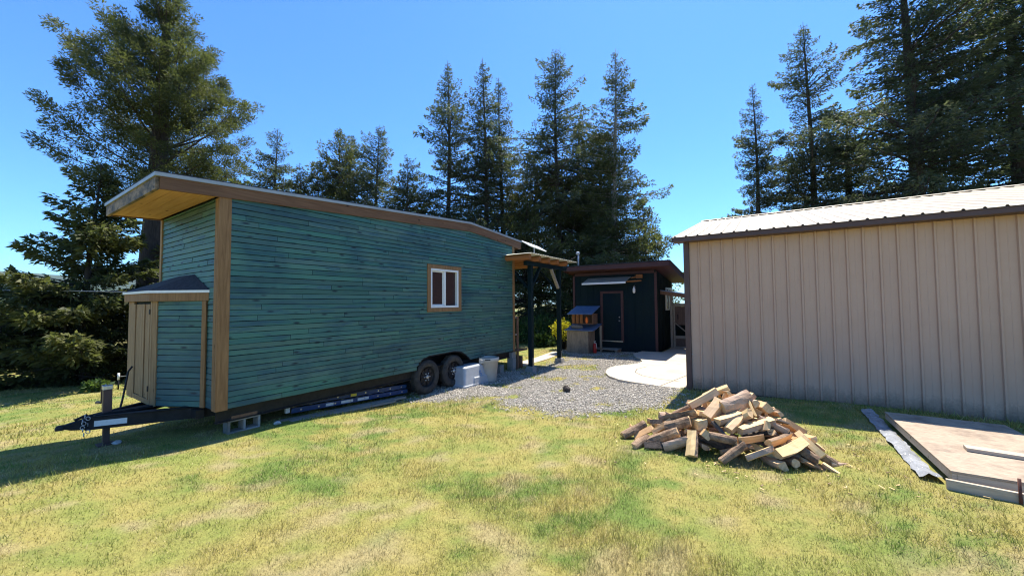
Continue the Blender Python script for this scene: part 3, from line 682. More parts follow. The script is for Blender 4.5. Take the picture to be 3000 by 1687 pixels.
for k, (dz, dx, la, lb_) in enumerate(((.0, .0, 0, 1), (.105, -.03, .04, 1.0))):
    p, q = A.lerp(B, la) + Vector((dx, 0, dz)), A.lerp(B, lb_) + Vector((dx, 0, dz))
    r_ = MB(); r_.beam(p, q, .012, .085); r_.beam(p + Vector((-.018, 0, .038)), q + Vector((-.018, 0, .038)), .036, .01); r_.beam(p + Vector((-.018, 0, -.038)), q + Vector((-.018, 0, -.038)), .036, .01)
    r_.build('rail', M['blue'], LD)
    for j in range(8):
        c = p.lerp(q, (j + .5) / 8); m_ = MB(); m_.tube([c + Vector((.012, 0, 0)), c + Vector((-.42, 0, 0))], .017, 8); m_.build('rung', M['steel'], LD)
for j, (t0, t1, mt, dz) in enumerate(((.36, .46, 'label', 0), (.50, .60, 'label', .0), (.24, .30, 'label', 0), (.44, .49, 'yellow_label', .105))):
    p, q = A.lerp(B, t0) + Vector((.008, 0, dz)), A.lerp(B, t1) + Vector((.008, 0, dz)); m_ = MB(); m_.beam(p, q, .003, .05); m_.build('sticker', M[mt], LD)
m_ = MB(); m_.beam(A + Vector((.0, -.07, -.02)), A + Vector((0, -.07, .17)), .05, .07, (0, 1, 0)); m_.build('end_foot', M['label'], LD, bevel=.005)
for k, (p, q, w) in enumerate((((-6.78, 3.1, .035), (-6.72, 5.75, -.10), .14), ((-6.62, 3.25, .03), (-6.60, 5.4, -.095), .10))):
    p = Vector(p); q = Vector(q); m_ = MB(); m_.beam(p, q, w, .04)
    tag(m_.build('plank', M['grey_wood'], bevel=.003), ('wide grey plank on the grass in front of the blue ladder', 'narrow grey plank nearest the lawn beside the trailer wheels')[k], 'plank', 'planks beside the trailer')
# white chip of rock by the jack
def rock(name, label, cat, c, s, mt, seed):
    r = random.Random(seed); vs = []; nlat, nlon = 5, 8
    for i in range(nlat + 1):
        th = math.pi * i / nlat
        for j in range(nlon):
            ph = 2 * math.pi * j / nlon; k = 1 + r.uniform(-.25, .2); vs.append((c[0] + s[0] * k * math.sin(th) * math.cos(ph), c[1] + s[1] * k * math.sin(th) * math.sin(ph), c[2] + s[2] * k * math.cos(th)))
    fs = [(i * nlon + j, (i + 1) * nlon + j, (i + 1) * nlon + (j + 1) % nlon, i * nlon + (j + 1) % nlon) for i in range(nlat) for j in range(nlon)]
    t = MB(); t.add(vs, fs); return tag(t.build(name, mt), label, cat)
rock('stone', 'small pale stone lying at the foot of the trailer jack', 'stone', (-7.74, 1.42, g1(-7.74, 1.42) + .015), (.07, .05, .035), M['rock'], 1)
rock('stone', 'small white stone in the shade by the end of the planks', 'stone', (-6.62, 3.05, g1(-6.62, 3.05) + .02), (.05, .06, .03), M['rock'], 2)
rock('clod', 'dark crumpled clod lying alone in the middle of the gravel', 'clod', (-3.83, 8.1, g1(-3.83, 8.1) + .05), (.10, .09, .09), M['clod'], 3)

# ------------------------------------------------------------------ white bin and grey box
bn = thing('trash_can', 'white round plastic trash can with flared rim by the trailer wheels', 'trash can', (-6.34, 8.42, -.17))
bz = g1(-6.34, 8.42)
b_ = MB(); b_.lathe([(.0, .01), (.195, .0), (.205, .02), (.255, .54), (.28, .545), (.285, .62), (.275, .655), (.262, .655), (.255, .60), (.19, .03), (.0, .03)], (-6.34, 8.42, bz), 'z', 36); b_.build('body', M['can_plastic'], bn)
for s_ in (-1, 1):
    b_ = MB(); a = .25 + (0 if s_ > 0 else math.pi); cx, cy = -6.34 + math.cos(a + 1.2) * .29, 8.42 + math.sin(a + 1.2) * .29
    b_.box(cx - .06, cy - .06, bz + .50, cx + .06, cy + .06, bz + .62); b_.build('handle', M['can_plastic'], bn, bevel=.02)
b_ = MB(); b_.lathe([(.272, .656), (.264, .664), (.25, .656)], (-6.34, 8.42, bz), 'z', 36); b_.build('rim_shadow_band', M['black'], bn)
b_ = MB(); a0 = -1.05
for (w, z0, z1) in ((.13, .59, .62),):
    for k in range(4):
        t0, t1 = a0 + (k - 2) * w, a0 + (k - 1) * w
        R_ = .2885 if z0 > .58 else .2875
        b_.add([(-6.34 + R_ * math.cos(t0), 8.42 + R_ * math.sin(t0), bz + z0), (-6.34 + R_ * math.cos(t1), 8.42 + R_ * math.sin(t1), bz + z0), (-6.34 + R_ * math.cos(t1), 8.42 + R_ * math.sin(t1), bz + z1), (-6.34 + R_ * math.cos(t0), 8.42 + R_ * math.sin(t0), bz + z1)], [(0, 1, 2, 3)])
b_.build('printed_mark', M['ink'], bn)
gb = thing('plastic_box', 'grey moulded plastic box with sloping sides in front of the rear trailer wheel', 'plastic box', (-6.48, 7.85, -.16))
z0 = g1(-6.48, 7.8); 
def rrect(y0, y1, x0, x1, r, n=5):
    pts = []
    for cx, cy, a0 in ((x1 - r, y1 - r, 0), (x0 + r, y1 - r, 90), (x0 + r, y0 + r, 180), (x1 - r, y0 + r, 270)):
        for k in range(n + 1): a = math.radians(a0 + 90 * k / n); pts.append((cx + r * math.cos(a), cy + r * math.sin(a)))
    return pts
def loft(mb, rings, mi=0):
    n = len(rings[0][0]); vs = [(x, y, z) for pl, z in rings for x, y in pl]
    fs = [(i * n + k, i * n + (k + 1) % n, (i + 1) * n + (k + 1) % n, (i + 1) * n + k) for i in range(len(rings) - 1) for k in range(n)]
    fs.append(list(range((len(rings) - 1) * n, len(rings) * n))); mb.add(vs, fs, mi, False)
q = MB(); loft(q, [(rrect(7.28, 8.32, -6.83, -6.24, .06), z0 + .0), (rrect(7.28, 8.32, -6.83, -6.24, .06), z0 + .045), (rrect(7.31, 8.29, -6.80, -6.27, .06), z0 + .05), (rrect(7.40, 8.20, -6.76, -6.345, .09), z0 + .47), (rrect(7.44, 8.16, -6.73, -6.38, .09), z0 + .505)])
q.build('shell', M['grey_plastic'], gb, bevel=.006)
q = MB(); q.add([(-6.243, 7.66, z0 + .02), (-6.243, 8.28, z0 + .02), (-6.262, 8.26, z0 + .20), (-6.262, 7.70, z0 + .20), (-6.30, 7.66, z0 + .02), (-6.30, 8.28, z0 + .02), (-6.32, 8.26, z0 + .215), (-6.32, 7.70, z0 + .215)], [(0, 1, 2, 3), (3, 2, 6, 7), (0, 3, 7, 4), (1, 5, 6, 2)]); q.build('raised_panel', M['grey_plastic'], gb, bevel=.008)
q = MB()
def onf(y, z): t = (z - .05) / .42; return (-6.267 - .078 * t + .004, y, z0 + z)
for y0_, y1_, za, zc_ in ((7.97, 8.03, .325, .34), (7.965, 7.98, .27, .34), (7.97, 8.03, .265, .28), (8.02, 8.035, .225, .28), (7.97, 8.03, .225, .238)):
    q.add([onf(y0_, za), onf(y1_, za), onf(y1_, zc_), onf(y0_, zc_)], [(0, 1, 2, 3)])
q.build('emblem', M['emblem'], gb)

# ------------------------------------------------------------------ pergola
PG = thing('pergola', 'dark-posted pergola with log rafters and corrugated roof behind the tiny house', 'pergola', (-7.5, 11.2, -.17))
PX, PXB = -6.03, -9.0
for x, y in ((PX, 10.20), (PX, 12.20), (PXB, 10.20), (PXB, 12.20)):
    z = g1(x, y); q = MB(); q.box(x - .068, y - .068, z + .12, x + .068, y + .068, 3.155); q.build('post', M['teal_dark'], PG, bevel=.005)
    q = MB(); q.add([(x - .17, y - .17, z - .05), (x + .17, y - .17, z - .05), (x + .17, y + .17, z - .05), (x - .17, y + .17, z - .05), (x - .11, y - .11, z + .17), (x + .11, y - .11, z + .17), (x + .11, y + .11, z + .17), (x - .11, y + .11, z + .17)], [(4, 5, 6, 7), (0, 1, 5, 4), (1, 2, 6, 5), (2, 3, 7, 6), (3, 0, 4, 7)]); q.build('pier', M['concrete'], PG, bevel=.008)
    q = MB(); q.box(x + .069, y - .02, z + .12, x + .075, y + .02, z + .42); q.build('strap', M['steel'], PG)
for x in (PX, PXB):
    q = MB(); q.box(x - .07, 9.90, 3.157, x + .07, 12.75, 3.29); q.build('beam', M['teal_dark'], PG, bevel=.005)
for x in (PX, PXB):
    for y, s_ in ((10.2, 1), (12.2, -1)):
        q = MB(); q.beam((x + .01, y + s_ * .07, 2.50), (x + .01, y + s_ * .60, 3.15), .07, .10, (1, 0, 0)); q.build('brace', M['teal_dark'] if s_ > 0 else M['grey_wood'], PG, bevel=.004)
for y in (10.2, 12.2):
    q = MB(); q.beam((PX - .07, y, 2.45), (PX - .75, y, 3.13), .07, .09, (0, 1, 0)); q.build('brace', M['teal_dark'], PG, bevel=.004)
for y in (9.68, 10.29, 10.91, 11.56, 12.24):
    r0 = random.Random(int(y * 10)); q = MB(); q.tube([(-5.72, y, 3.375), (-7.2, y + r0.uniform(-.02, .02), 3.38), (-9.3, y, 3.375)], [.082, .08, .076], 14); q.build('rafter', M['rafter'], PG)
q = MB(); nyc = 120; yy = np.linspace(9.52, 12.92, nyc)
for x0, x1, zA, zB in ((-5.62, -9.5, 3.475, 3.475),):
    vs = []
    for y in yy:
        dz = .014 * math.sin(y * 2 * math.pi / .076 * .5); vs += [(x0, y, zA + dz), (x1, y, zB + dz), (x0, y, zA + dz - .006), (x1, y, zB + dz - .006)]
    fs = []
    for i in range(nyc - 1):
        a = i * 4; b = a + 4; fs += [(a, b, b + 1, a + 1), (a + 2, a + 3, b + 3, b + 2), (a, a + 2, b + 2, b)]
    q.add(vs, fs, 0, True)
q.build('roof', M['corrugated'], PG)
# dish on the pergola roof
DS = thing('satellite_dish', 'flat white satellite dish tilted on a short mast above the pergola roof', 'satellite dish', (-7.0, 12.1, 3.49))
q = MB(); pl = rrect(-.27, .27, -.42, .42, .06)
c0 = Vector((-7.0, 12.15, 4.10)); ux = Vector((.12, .92, -.10)).normalized(); uy = Vector((.75, -.1, -.42)); uy = (uy - ux * uy.dot(ux)).normalized(); un = ux.cross(uy); un = un if un.z > 0 else -un
q.add([c0 + ux * x * 1.25 + uy * y + un * .012 for x, y in pl] + [c0 + ux * x * 1.2 + uy * y * .94 - un * .02 for x, y in pl], [list(range(len(pl))), list(range(len(pl), 2 * len(pl)))[::-1]] + [(i, (i + 1) % len(pl), len(pl) + (i + 1) % len(pl), len(pl) + i) for i in range(len(pl))]); q.build('panel', M['white'], DS)
q = MB(); q.tube([(-7.0, 12.15, 3.48), (-7.0, 12.15, 4.07)], .025, 8); q.build('mast', M['grey_plastic'], DS)

# ------------------------------------------------------------------ dark green cabin
CB = thing('cabin', 'dark blue-green cabin with maroon trim and low shed roof at the back of the yard', 'cabin', (-5.3, 17.5, -.14))
CY, CX0, CX1, CYB = 16.0, -7.12, -3.52, 19.4
def rz(y): return 3.36 - .115 * (y - 15.4)          # underside of roof
q = MB(); q.add([(CX0, CY, -.2), (CX1, CY, -.2), (CX1, CY, rz(CY)), (CX0, CY, rz(CY)), (CX0, CYB, -.2), (CX1, CYB, -.2), (CX1, CYB, rz(CYB)), (CX0, CYB, rz(CYB))],
               [(0, 1, 2, 3), (1, 5, 6, 2), (5, 4, 7, 6), (4, 0, 3, 7)])
for k in range(1, 12):      # grooves of the vertical panel siding as shallow battens
    x = CX0 + k * .305
    if not (-5.87 < x < -4.83): q.box(x - .012, CY - .012, -.12, x + .012, CY - .001, rz(CY))
for k in range(1, 11): y = CY + k * .305; q.box(CX1 + .001, y - .012, -.12, CX1 + .012, y + .012, rz(y) - .01)
q.build('wall', M['teal_dark'], CB)
q = MB()
for x in (CX0, CX1): q.box(x - .05, CY - .03, -.15, x + .05, CY - .0125, rz(CY) - .1)
q.box(CX0 + .05, CY - .028, rz(CY) - .12, CX1 - .05, CY - .013, rz(CY)); q.box(CX1 + .0125, CY - .02, -.15, CX1 + .03, CY + .08, rz(CY) - .05); q.build('trim', M['maroon'], CB, bevel=.003)
q = MB(); q.box(-7.35, 15.36, 3.375, -2.86, 15.40, 3.56); q.build('fascia_board', M['maroon'], CB, bevel=.003)
for x in (-2.87, -7.34):
    q = MB(); slab_y(q, x - .02, x + .02, lambda y: rz(y) + .0, lambda y: rz(y) + .20, [15.402, 17, 19.8]); q.build('fascia_board', M['maroon'], CB)
q = MB(); slab_y(q, -7.31, -2.9, lambda y: rz(y) + .03, lambda y: rz(y) + .06, [15.402, 17, 19.8]); q.build('soffit', M['maroon'], CB)
q = MB(); slab_y(q, -7.38, -2.83, lambda y: rz(y) + .205, lambda y: rz(y) + .23, [15.33, 17, 19.85]); q.build('roof', M['roofing'], CB)
d = MB()
d.box(-5.86, CY - .045, .28, -5.755, CY - .013, 2.36); d.box(-4.955, CY - .045, .28, -4.85, CY - .013, 2.36); d.box(-5.86, CY - .047, 2.362, -4.85, CY - .013, 2.46)
dr = d.build('door', M['maroon'], CB, bevel=.003)
d = MB(); d.box(-5.753, CY - .03, .33, -4.957, CY - .013, 2.36)
for x in (-5.6, -5.45, -5.3, -5.15): d.box(x - .004, CY - .033, .36, x + .004, CY - .031, 2.33)
d.build('door_leaf', M['teal_dark'], dr)
d = MB(); d.box(-5.80, CY - .06, .285, -4.90, CY - .048, .325); d.build('threshold', M['steel'], dr)
d = MB()
for z in (1.18, 1.34): d.lathe([(.0, .0), (.028, .0), (.03, .03), (.0, .045)], (0, 0, 0), 'x', 10)
d.v = [(-5.03 + b, CY - .03 - a, (1.18 if i < len(d.v) // 2 else 1.34) + c) for i, (a, b, c) in enumerate(d.v)]
d.build('knob', M['steel'], dr)
lm = MB(); lm.lathe([(.0, -.16), (.03, -.14), (.055, -.11), (.06, .02), (.035, .07), (.015, .12), (.0, .13)], (-4.36, CY - .14, 2.50), 'z', 12); lo = lm.build('wall_lamp', M['white'], CB)
lm = MB(); lm.tube([(-4.36, CY - .01, 2.60), (-4.36, CY - .08, 2.68), (-4.36, CY - .14, 2.64)], .014, 8); lm.lathe([(.05, .0), (.05, .012), (.0, .02)], (-4.36, CY - .05, 2.6), 'z', 10); lm.build('arm', M['steel'], lo)
aw = MB()   # narrow canopy of two boards over the door
for x0, x1 in ((-6.42, -5.50), (-5.49, -4.52)):
    aw.add([(x0 - .12, CY - .42, 2.80), (x1 - .12, CY - .42, 2.80), (x1, CY - .016, 3.03), (x0, CY - .016, 3.03), (x0 - .12, CY - .42, 2.83), (x1 - .12, CY - .42, 2.83), (x1, CY - .016, 3.06), (x0, CY - .016, 3.06)], [(0, 3, 2, 1), (4, 5, 6, 7), (0, 1, 5, 4), (1, 2, 6, 5), (2, 3, 7, 6), (3, 0, 4, 7)])
ao = aw.build('canopy', M['grey_wood_x'], CB)
aw = MB(); aw.beam((-6.56, CY - .435, 2.79), (-4.62, CY - .435, 2.80), .02, .08); aw.build('canopy_edge', M['white'], ao, bevel=.004)
aw = MB(); aw.tube([(-4.6, CY - .34, 2.84), (-4.02, CY - .28, 2.86)], .035, 10); aw.tube([(-4.5, CY - .08, 3.0), (-4.2, CY - .12, 3.04)], .03, 10); aw.box(-4.26, CY - .2, 2.97, -4.0, CY - .1, 3.12); aw.build('canopy_pole', M['rafter'], ao)
ms = MB(); ms.tube([(-6.72, 15.6, 3.58), (-6.72, 15.6, 4.12)], .035, 10); ms.lathe([(.0, .12), (.06, .10), (.085, .05), (.085, .0), (.05, -.03), (.0, -.03)], (-6.74, 15.6, 4.14), 'z', 14); ms.build('service_mast', M['grey_plastic'], CB)
ms = MB(); ms.tube([(-6.76, 15.6, 4.1), (-6.95, 15.55, 3.95), (-7.05, 15.55, 3.75), (-6.9, 15.5, 3.66)], .01, 5); ms.tube([(-6.76, 15.58, 4.05), (-7.3, 15.3, 3.72), (-8.5, 14.2, 3.55)], .008, 5); ms.build('service_wire', M['black'], CB)
sw = MB(); zz = CYB
frame_ = []
x = CX1 + .02
for y0_, y1_, z0_, z1_ in ((17.7, 17.78, 1.6, 2.62), (18.9, 18.98, 1.6, 2.62), (18.3, 18.36, 1.68, 2.54), (17.78, 18.9, 1.6, 1.68), (17.78, 18.9, 2.54, 2.62), (17.78, 18.9, 2.3, 2.34)): sw.box(x, y0_, z0_, x + .05 - .002 * (z0_ > 1.65), y1_, z1_)
so_ = sw.build('window', M['white'], CB)
sw = MB(); sw.box(x - .006, 17.78, 1.68, x + .012, 18.9, 2.54); sw.build('pane', M['glass'], so_)
t = MB()
for k in range(4): t.box(-6.05 + .0, 15.42 + k * .135, -.02, -4.95, 15.42 + k * .135 + .125, .02)
t.box(-6.03, 15.45, -.14, -5.93, 15.93, -.022); t.box(-5.07, 15.45, -.14, -4.97, 15.93, -.022)
tag(t.build('door_step', M['grey_wood_x'], bevel=.003), 'low slatted wooden step in front of the cabin door', 'step')

# side lean-to and gate by the cabin
LT = thing('lean_to', 'small lean-to roof on a post beside the right wall of the cabin', 'lean-to', (-3.0, 17.2, -.1))
q = MB(); q.add([(-3.72, 16.75, 2.49), (-1.6, 16.75, 2.12), (-1.6, 18.6, 2.12), (-3.72, 18.6, 2.49), (-3.72, 16.75, 2.52), (-1.6, 16.75, 2.15), (-1.6, 18.6, 2.15), (-3.72, 18.6, 2.52)], [(0, 3, 2, 1), (4, 5, 6, 7), (0, 1, 5, 4), (1, 2, 6, 5), (2, 3, 7, 6), (3, 0, 4, 7)]); q.build('roof', M['blue_tin'], LT)
q = MB(); q.beam((-3.62, 16.82, 2.395), (-1.6, 16.82, 2.045), .04, .15); q.build('fascia_board', M['brown_wood'], LT, bevel=.003)
q = MB(); q.box(-3.26, 17.42, -.14, -3.16, 17.52, 2.30); q.build('post', M['grey_wood'], LT, bevel=.003)
q = MB(); q.box(-3.49, 19.0, -.15, -1.5, 19.05, 1.62); q.build('shade_panel', M['teal_dark'], LT)  # added dark panel, stands in for the deep shade behind the gate
GT = thing('gate', 'brown wooden gate with a diagonal brace under the lean-to roof', 'gate', (-2.7, 17.5, -.1))
q = MB(); q.box(-3.14, 17.455, .0601, -3.07, 17.459, 1.78); q.box(-3.14, 17.46, 1.78, -1.9, 17.5, 1.90); q.box(-3.14, 17.46, .40, -1.9, 17.5, .52); q.box(-3.14, 17.46, -.02, -1.9, 17.5, .06); q.build('frame', M['grey_wood_x'], GT, bevel=.003)
q = MB()
for k in range(8): q.box(-3.14 + k * .155, 17.51, .98, -3.0 + k * .155, 17.53, 1.77)
q.box(-3.14, 17.53, .98, -1.9, 17.54, 1.77)
q.build('upper_panel', M['brown_gate'], GT)
q = MB()
for k in range(8): q.box(-3.14 + k * .155, 17.51, .07, -3.0 + k * .155, 17.53, .44)
q.box(-3.14, 17.53, .07, -1.9, 17.54, .44)
q.build('lower_panel', M['brown_gate'], GT)
q = MB(); q.beam((-3.13, 17.45, 1.12), (-2.45, 17.45, .52), .03, .11, (0, 1, 0)); q.build('brace', M['grey_wood_x'], GT, bevel=.003)
q = MB(); q.tube([(-2.95, 17.44, 1.42), (-2.95, 17.40, 1.40), (-2.95, 17.40, 1.24), (-2.95, 17.44, 1.22)], .014, 6); q.build('handle', M['black'], GT)

# potting bench with a hutch, left of the cabin door
BN = thing('potting_bench', 'plywood-fronted potting bench with a slatted hutch and tin lid left of the cabin door', 'bench', (-6.4, 15.2, -.14))
q = MB(); q.box(-6.92, 14.72, -.15, -5.96, 14.75, .78); q.box(-5.99, 14.752, -.15, -5.96, 15.5, .78); q.build('front_panel', M['ply'], BN, bevel=.004)
q = MB(); pts = [(14.62, .80), (14.8, .825), (15.0, .86), (15.25, .93), (15.5, 1.0), (15.7, 1.04)]
q.add([(-7.0, y, z) for y, z in pts] + [(-5.7, y, z) for y, z in pts] + [(-7.0, y, z + .025) for y, z in pts] + [(-5.7, y, z + .025) for y, z in pts],
      [(i, i + 6, i + 7, i + 1) for i in range(5)] + [(12 + i, 13 + i, 19 + i, 18 + i) for i in range(5)] + [(0, 12, 18, 6), (5, 11, 23, 17)] + [(i, i + 1, 13 + i, 12 + i) for i in range(5)] + [(6 + i, 18 + i, 19 + i, 7 + i) for i in range(5)]); q.build('top', M['blue_tin'], BN)
q = MB(); q.box(-5.72, 15.42, -.14, -5.64, 15.5, .98); q.build('leg', M['ply'], BN, bevel=.003)
q = MB(); q.box(-6.80, 14.98, 1.06, -5.86, 15.0, 1.09); q.box(-6.80, 15.55, 1.06, -5.86, 15.57, 1.5); q.box(-6.80, 15.0, 1.06, -6.78, 15.55, 1.5); q.box(-5.88, 15.0, 1.06, -5.86, 15.55, 1.5); hu = q.build('hutch', M['brown_wood'], BN)
for k in range(3):
    q = MB(); q.box(-6.78 + k * .18, 14.955, 1.095, -6.65 + k * .18, 14.978, 1.48); q.build('slat', M['rafter'], hu, bevel=.003)
q = MB(); q.add([(-6.95, 14.82, 1.47), (-5.82, 14.82, 1.47), (-5.75, 15.62, 1.80), (-6.85, 15.62, 1.80), (-6.95, 14.82, 1.495), (-5.82, 14.82, 1.495), (-5.75, 15.62, 1.825), (-6.85, 15.62, 1.825)], [(0, 3, 2, 1), (4, 5, 6, 7), (0, 1, 5, 4), (1, 2, 6, 5), (2, 3, 7, 6), (3, 0, 4, 7)]); q.build('lid', M['blue_tin'], hu)
q = MB(); q.lathe([(.0, 0), (.16, 0), (.2, .04), (.2, .12), (.17, .16), (.0, .16)], (0, 0, 0), 'z', 16); q.v = [(-6.55 + a * 1.35, 14.95 + b * .6, .86 + c) for a, b, c in q.v]
tag(q.build('washtub', M['ply']), 'weathered brown tub resting on the bench under the slatted hutch', 'tub')
q = MB(); q.lathe([(.0, 0), (.045, .02), (.062, .1), (.06, .18), (.03, .24), (.012, .27), (.0, .275)], (-6.12, 14.99, 1.10), 'z', 14); tag(q.build('float', M['orange']), 'bright orange rounded float standing in the bench hutch', 'float')
EX = thing('fire_extinguisher', 'red fire extinguisher standing on the ground beside the potting bench', 'fire extinguisher', (-5.82, 15.1, -.14))
q = MB(); q.lathe([(.0, .0), (.075, .0), (.08, .02), (.08, .32), (.06, .38), (.025, .41), (.0, .41)], (-5.82, 15.1, -.14), 'z', 18); q.build('cylinder', M['red'], EX)
q = MB(); q.tube([(-5.82, 15.1, .26), (-5.82, 15.1, .33)], .02, 8); q.beam((-5.86, 15.08, .34), (-5.76, 15.08, .37), .02, .02); q.tube([(-5.80, 15.08, .31), (-5.74, 15.05, .27), (-5.73, 15.04, .15), (-5.74, 15.03, .05)], .012, 6); q.build('valve', M['white'], EX)

# ------------------------------------------------------------------ tan metal shop
SH = thing('metal_shop', 'tan ribbed steel workshop with brown trim and cream metal roof', 'workshop', (3, 14.5, 0))
SX0, SX1, SY, SYB = -1.42, 9.5, 9.5, 20.1
def panel(mb, x0, x1, zlo, ztop, y, sgn, pitch=.232):
    xs = [x0]; off = [0]; x = x0 + .176
    while x < x1 - .1:
        for dx, o in ((0, 0), (.012, .030), (.038, .030), (.050, 0), (.136, 0), (.140, .0025), (.146, .0025), (.150, 0)): xs.append(x + dx); off.append(o)
        x += pitch
    xs.append(x1); off.append(0); n = len(xs)
    mb.add([(a, y - sgn * o, zlo) for a, o in zip(xs, off)] + [(a, y - sgn * o, ztop) for a, o in zip(xs, off)], [(i, i + 1, n + i + 1, n + i) for i in range(n - 1)])
q = MB(); panel(q, SX0 + .09, SX1, .0, 3.37, SY, 1); q.build('ribbed_wall', M['tan'], SH)
q = MB(); q.add([(SX0, SY + .01, .0), (SX0, SYB, .0), (SX0, SYB, 3.37), (SX0, 14.8, 4.70), (SX0, SY + .01, 3.37), (SX1, SY + .01, .0), (SX1, SYB, .0), (SX1, SYB, 3.37), (SX1, 14.8, 4.70), (SX1, SY + .01, 3.37)], [(0, 4, 3, 2, 1), (5, 6, 7, 8, 9), (1, 2, 7, 6)]); q.build('end_wall', M['tan'], SH)
q = MB(); q.box(SX0 - .03, SY - .05, -.06, SX0 + .085, SY + .10, 3.36); q.build('corner_trim', M['tan_trim'], SH, bevel=.004)
q = MB(); q.box(SX0 + .087, SY - .03, -.10, SX1, SY + .02, .012); q.build('base_trim', M['tan_trim'], SH)
RX0, RX1 = -1.64, 9.7
q = MB(); q.box(RX0 + .01, 9.19, 3.352, RX1, 9.215, 3.455); q.box(RX0 + .01, 9.217, 3.352, RX1, SY, 3.372); q.build('eave_trim', M['tan_trim'], SH)
q = MB()
for ya, yb, za, zc_ in ((9.17, 14.8, 3.455, 4.82), (20.43, 14.8, 3.455, 4.82)):
    xs = [RX0]; off = [0]; x = RX0 + .04
    while x < RX1 - .12:
        for dx, o in ((0, 0), (.014, .026), (.036, .026), (.05, 0)): xs.append(x + dx); off.append(o)
        x += .232
    xs.append(RX1); off.append(0); n = len(xs)
    q.add([(a, ya, za + o) for a, o in zip(xs, off)] + [(a, yb, zc_ + o) for a, o in zip(xs, off)], [(i, i + 1, n + i + 1, n + i) if ya < yb else (i, n + i, n + i + 1, i + 1) for i in range(n - 1)])
q.add([(RX0, 9.17, 3.44), (RX1, 9.17, 3.44), (RX1, 14.8, 4.805), (RX0, 14.8, 4.805)], [(0, 3, 2, 1)])
q.build('roof', M['cream_roof'], SH)
q = MB(); slab_y(q, RX0 - .012, RX0 + .004, lambda y: 3.335 + .2424 * (y - 9.17), lambda y: 3.462 + .2424 * (y - 9.17), [9.18, 14.8]); slab_y(q, RX0 - .012, RX0 + .004, lambda y: 4.70 - .2424 * (y - 14.8), lambda y: 4.827 - .2424 * (y - 14.8), [14.8, 20.4]); q.build('rake_trim', M['tan_trim'], SH)
q = MB(); q.add([(RX0, 14.6, 4.81), (RX1, 14.6, 4.81), (RX1, 14.8, 4.865), (RX0, 14.8, 4.865), (RX1, 15.0, 4.81), (RX0, 15.0, 4.81)], [(0, 1, 2, 3), (3, 2, 4, 5)]); q.build('ridge_cap', M['cream_roof'], SH)
q = MB()
for z in (.78, 1.95, 3.2):
    q.lathe([(.0, .014), (.012, .01), (.014, .0)], (0, 0, 0), 'z', 8); k = len(q.v) - 24
    q.v[k:] = [(SX0 + .10 + a, SY - .002 - c, z + b) for a, b, c in q.v[k:]]
q.build('screw', M['steel'], SH)

# ------------------------------------------------------------------ timber platform on the right
PF = thing('platform', 'low timber platform with a weathered sheet top beside the tan workshop wall', 'platform', (2.2, 7, .05))
q = MB(); q.box(1.585, 5.72, .225, 2.80, 8.17, .25); q.build('sheet', M['osb'], PF, bevel=.003)
q = MB(); q.box(1.59, 5.725, .145, 1.628, 8.165, .224); q.box(2.755, 5.725, .145, 2.795, 8.165, .224); q.box(1.629, 5.725, .145, 2.754, 5.765, .224); q.box(1.629, 8.125, .145, 2.754, 8.165, .224)
q.build('joist', M['pale_wood'], PF, bevel=.003)
for x in (1.9, 2.5):
    q = MB(); q.box(x - .05, 5.9, .0, x + .05, 8.1, .144); q.build('skid', M['bark_dark'], PF)
t = MB(); t.beam((1.95, 6.60, .272), (3.05, 6.50, .272), .14, .038); tag(t.build('board', M['pale_wood'], bevel=.003), 'pale loose board lying on top of the low timber platform', 'board')
t = MB(); t.beam((1.53, 5.66, .125), (3.3, 5.50, .125), .04, .11); tag(t.build('board', M['pale_wood'], bevel=.003), 'long form board set on edge in front of the low timber platform', 'board')
t = MB(); t.tube([(1.985, 5.585, -.02), (1.98, 5.585, .32)], .012, 6); tag(t.build('stake', M['rust']), 'rusty steel stake driven in against the form board', 'stake')
ps = MB(); nn = 46; rows = []
rp = random.Random(4)
for i in range(nn):
    y = 5.80 + (8.95 - 5.80) * i / (nn - 1); c = 1.46 + .05 * (i / nn) + .004 * math.sin(i * 1.3); w = .085 + .006 * math.sin(i * .8)
    rows.append([(c + w * (j / 5 * 2 - 1) + rp.uniform(-.006, .006), y + rp.uniform(-.01, .01), g1(c, y) + .012 + .022 * (1 - (j / 5 * 2 - 1) ** 2) + rp.uniform(0, .028) + (.02 if i < 3 and j > 1 else 0)) for j in range(6)])
ps.add([p for r in rows for p in r], [(i * 6 + j, i * 6 + j + 1, (i + 1) * 6 + j + 1, (i + 1) * 6 + j) for i in range(nn - 1) for j in range(5)], 0, True)
tag(ps.build('plastic_sheet', M['plastic_sheet']), 'crumpled strip of clear plastic along the left edge of the platform', 'plastic sheet')

